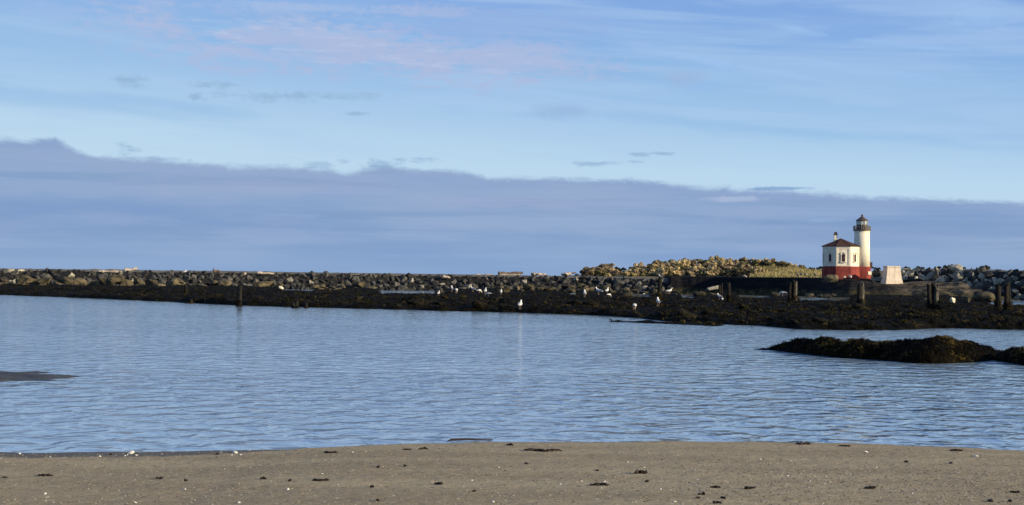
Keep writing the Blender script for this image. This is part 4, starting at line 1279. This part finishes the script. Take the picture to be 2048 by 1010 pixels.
KL = [(1090, 902, 62, 'longest kelp heap lying near the water in the middle of the beach', 1.1), (1058, 901, 20, 'peaked kelp clump at the left end of the longest heap', 1.6),
      (662, 906, 29, 'dark kelp clump at the water edge left of the middle', 1.2), (814, 900, 18, 'reddish thin kelp bit near the water edge', .6),
      (847, 899, 18, 'small upright kelp piece beside the reddish bit', 1.1), (1020, 891, 14, 'small kelp tuft touching the water line left of the longest heap', 1.2),
      (1606, 889, 32, 'spiky kelp clump on the water line at the right', 1.7), (1690, 893, 22, 'flat kelp strip on the water line right of the spiky clump', .7),
      (1913, 902, 26, 'dark kelp strand on the water line near the right edge', 1.0), (1281, 947, 26, 'kelp clump with upturned prongs on the open sand', 2.0),
      (1199, 971, 38, 'two-humped kelp strand below the pronged clump', 1.2), (89, 952, 28, 'flat black kelp strand on the left sand', .9),
      (642, 962, 34, 'thin kelp strand with a pale knot on the sand', .7), (1740, 978, 24, 'dark kelp strand with a pale spot at lower right', 1.2),
      (1431, 976, 18, 'kelp strip pointing left at lower middle right', .8), (1500, 978, 23, 'kelp strip trailing right beside the strip pointing left', .9),
      (2031, 986, 20, 'small kelp strand cut close to the right edge', .9), (319, 958, 14, 'small dark kelp bit near the left white shell', .9),
      (877, 969, 17, 'double dark kelp bit at lower centre', .9), (527, 958, 14, 'small kelp bit left of the thin knotted strand', .8),
      (1434, 1007, 18, 'kelp piece at the very bottom right of centre', .9), (1403, 990, 13, 'small kelp arc above the bottom piece', .9)]
for (x, y, w_, lb, hk) in KL: kelp(x, y, w_, lb, None, hk)
for (x, y) in ((1195, 942), (1053, 928), (1396, 997), (1446, 997), (1812, 925), (1902, 927), (1981, 1003), (2020, 1004), (10, 956), (372, 962), (755, 1002), (948, 983), (222, 909), (435, 909), (1294, 964), (580, 962), (743, 975), (757, 935), (810, 933)):
    kelp(x, y, rs_.uniform(5, 9), 'tiny dark kelp scrap scattered on the brown sand', 'tiny kelp scraps on the sand', .7)
# stick lying in the shallows
sp_ = [on_beach(894, 884), G(903, 880.5, .02), G(935, 879.5, .012), G(985, 880, -.004)]
o = MB().tube([p - sp_[0] + Vector((0, 0, .01)) for p in sp_], [.006, .02, .018, .006], 6).build('stick', M['kelp']); o.location = sp_[0]
tag(o, 'thin dark stick lying in the shallows at the water edge', 'stick')

shm = []
for i in range(4):
    bm = bmesh.new(); bmesh.ops.create_icosphere(bm, subdivisions=2, radius=1)
    r = random.Random(900 + i)
    for v in bm.verts: v.co = Vector((v.co.x * (1 + .25 * math.sin(v.co.y * 3 + i)), v.co.y * .8, max(v.co.z, -.2) * .55)) * (1 + r.uniform(-.12, .12))
    me = bpy.data.meshes.new('shell'); bm.to_mesh(me); bm.free(); me.materials.append(M['shell']); shm.append(me)


def shell(px, py, wpx, label, group=None):
    p = on_beach(px, py); r_ = wpx / 2 * p.y / F
    o = link('shell', rs_.choice(shm), None, p + Vector((0, 0, r_ * .1)), (rs_.uniform(-.4, .4), rs_.uniform(-.4, .4), rs_.uniform(0, 6)), (r_, r_, r_)); tag(o, label, 'shell', group)


for (x, y, w_, lb) in ((1732, 905, 9, 'white shell on smooth sand below the flat kelp strip'), (1952, 913, 10, 'white shell on smooth sand near the right edge'),
                       (90, 988, 8, 'white shell at lower left below the flat kelp strand'), (369, 979, 8, 'white shell at lower left, below the small kelp bits'),
                       (576, 979, 8, 'white shell left of centre near the bottom'), (1349, 1004, 8, 'round white shell at the bottom, left of the bottom kelp piece'),
                       (986, 1004, 8, 'white shell at the bottom centre'), (39, 908, 8, 'slanting white shell on the dark wet sand at the far left'),
                       (262, 907, 14, 'large white shell in the left heap on the wet sand'), (470, 906, 14, 'large white shell in the right heap on the wet sand'),
                       (270, 1006, 8, 'pale shell at the bottom left'), (478, 1006, 8, 'pale shell at the bottom below the small kelp bits'),
                       (1209, 964, 7, 'pale flat shell just above the two-humped kelp strand'), (1321, 979, 7, 'pale shell right of the two-humped kelp strand'),
                       (1521, 919, 6, 'small white shell on the smooth sand right of the middle'), (1575, 952, 6, 'bright little shell in the pebbly patch at right')):
    shell(x, y, w_, lb)
for (x, y) in ((1230, 955), (1163, 963), (1121, 968), (1389, 941), (1288, 935), (1620, 963), (1660, 965), (1825, 987), (1835, 1006), (1581, 922), (1753, 935), (645, 948), (944, 961), (998, 935), (706, 905),
               (107, 1005), (255, 910), (273, 911), (250, 912), (463, 911), (481, 910), (200, 913), (100, 914), (1255, 925), (648, 921), (1395, 960)):
    shell(x, y, rs_.uniform(4, 6), 'tiny pale shell bit scattered on the brown sand', 'tiny shell bits on the sand')

# gravel and grit
g = np.random.default_rng(77); nG = 24000
gu = g.uniform(PU(-60), PU(2110), nG); gy = 12.2 + 8.6 * g.random(nG)
w_ = .25 + .75 * (sstep(gu * gy, 0, 3) * 1.0) * np.exp(-((gy - 15.5) / 2.2) ** 2); keep = g.random(nG) < w_
gx = (gu * gy)[keep]; gy = gy[keep]; gz_ = beach_z(gx, gy); V = []; Fc = []; mi = []
ico = [(0, 0, .6), (1, 0, 0), (.31, .95, 0), (-.81, .59, 0), (-.81, -.59, 0), (.31, -.95, 0), (0, 0, -.5)]
icf = [(0, 1, 2), (0, 2, 3), (0, 3, 4), (0, 4, 5), (0, 5, 1), (6, 2, 1), (6, 3, 2), (6, 4, 3), (6, 5, 4), (6, 1, 5)]
for x, y, z in zip(gx, gy, gz_):
    s_ = random.uniform(.006, .016) * (1.4 if random.random() < .08 else 1); a = random.uniform(0, 6.28); c, n2 = math.cos(a), math.sin(a); k = len(V); e_ = random.uniform(.5, 1)
    V += [(x + s_ * (px_ * c - py_ * n2 * e_), y + s_ * (px_ * n2 + py_ * c * e_), z + s_ * pz_ * .8) for px_, py_, pz_ in ico]; Fc += [tuple(k + i for i in f) for f in icf]
    mi += [random.choice((0, 1, 1, 2, 2, 2))] * 10
M['peb_a'] = simple('pale_pebble', (0.52, 0.47, 0.38), None, 30, .8, 0)
M['peb_b'] = simple('dark_pebble', (0.10, 0.085, 0.07), None, 30, .8, 0)
M['peb_c'] = simple('tan_pebble', (0.34, 0.27, 0.20), None, 30, .8, 0)
tag(link('pebbles', mesh_from('pebbles', V, Fc, [M['peb_a'], M['peb_b'], M['peb_c']], False, mi)), 'small pale and dark pebbles strewn over the brown sand', 'pebbles', kind='stuff')
print('objects', len(bpy.data.objects), 'tris', sum(len(o.data.polygons) for o in bpy.data.objects if o.type == 'MESH'))
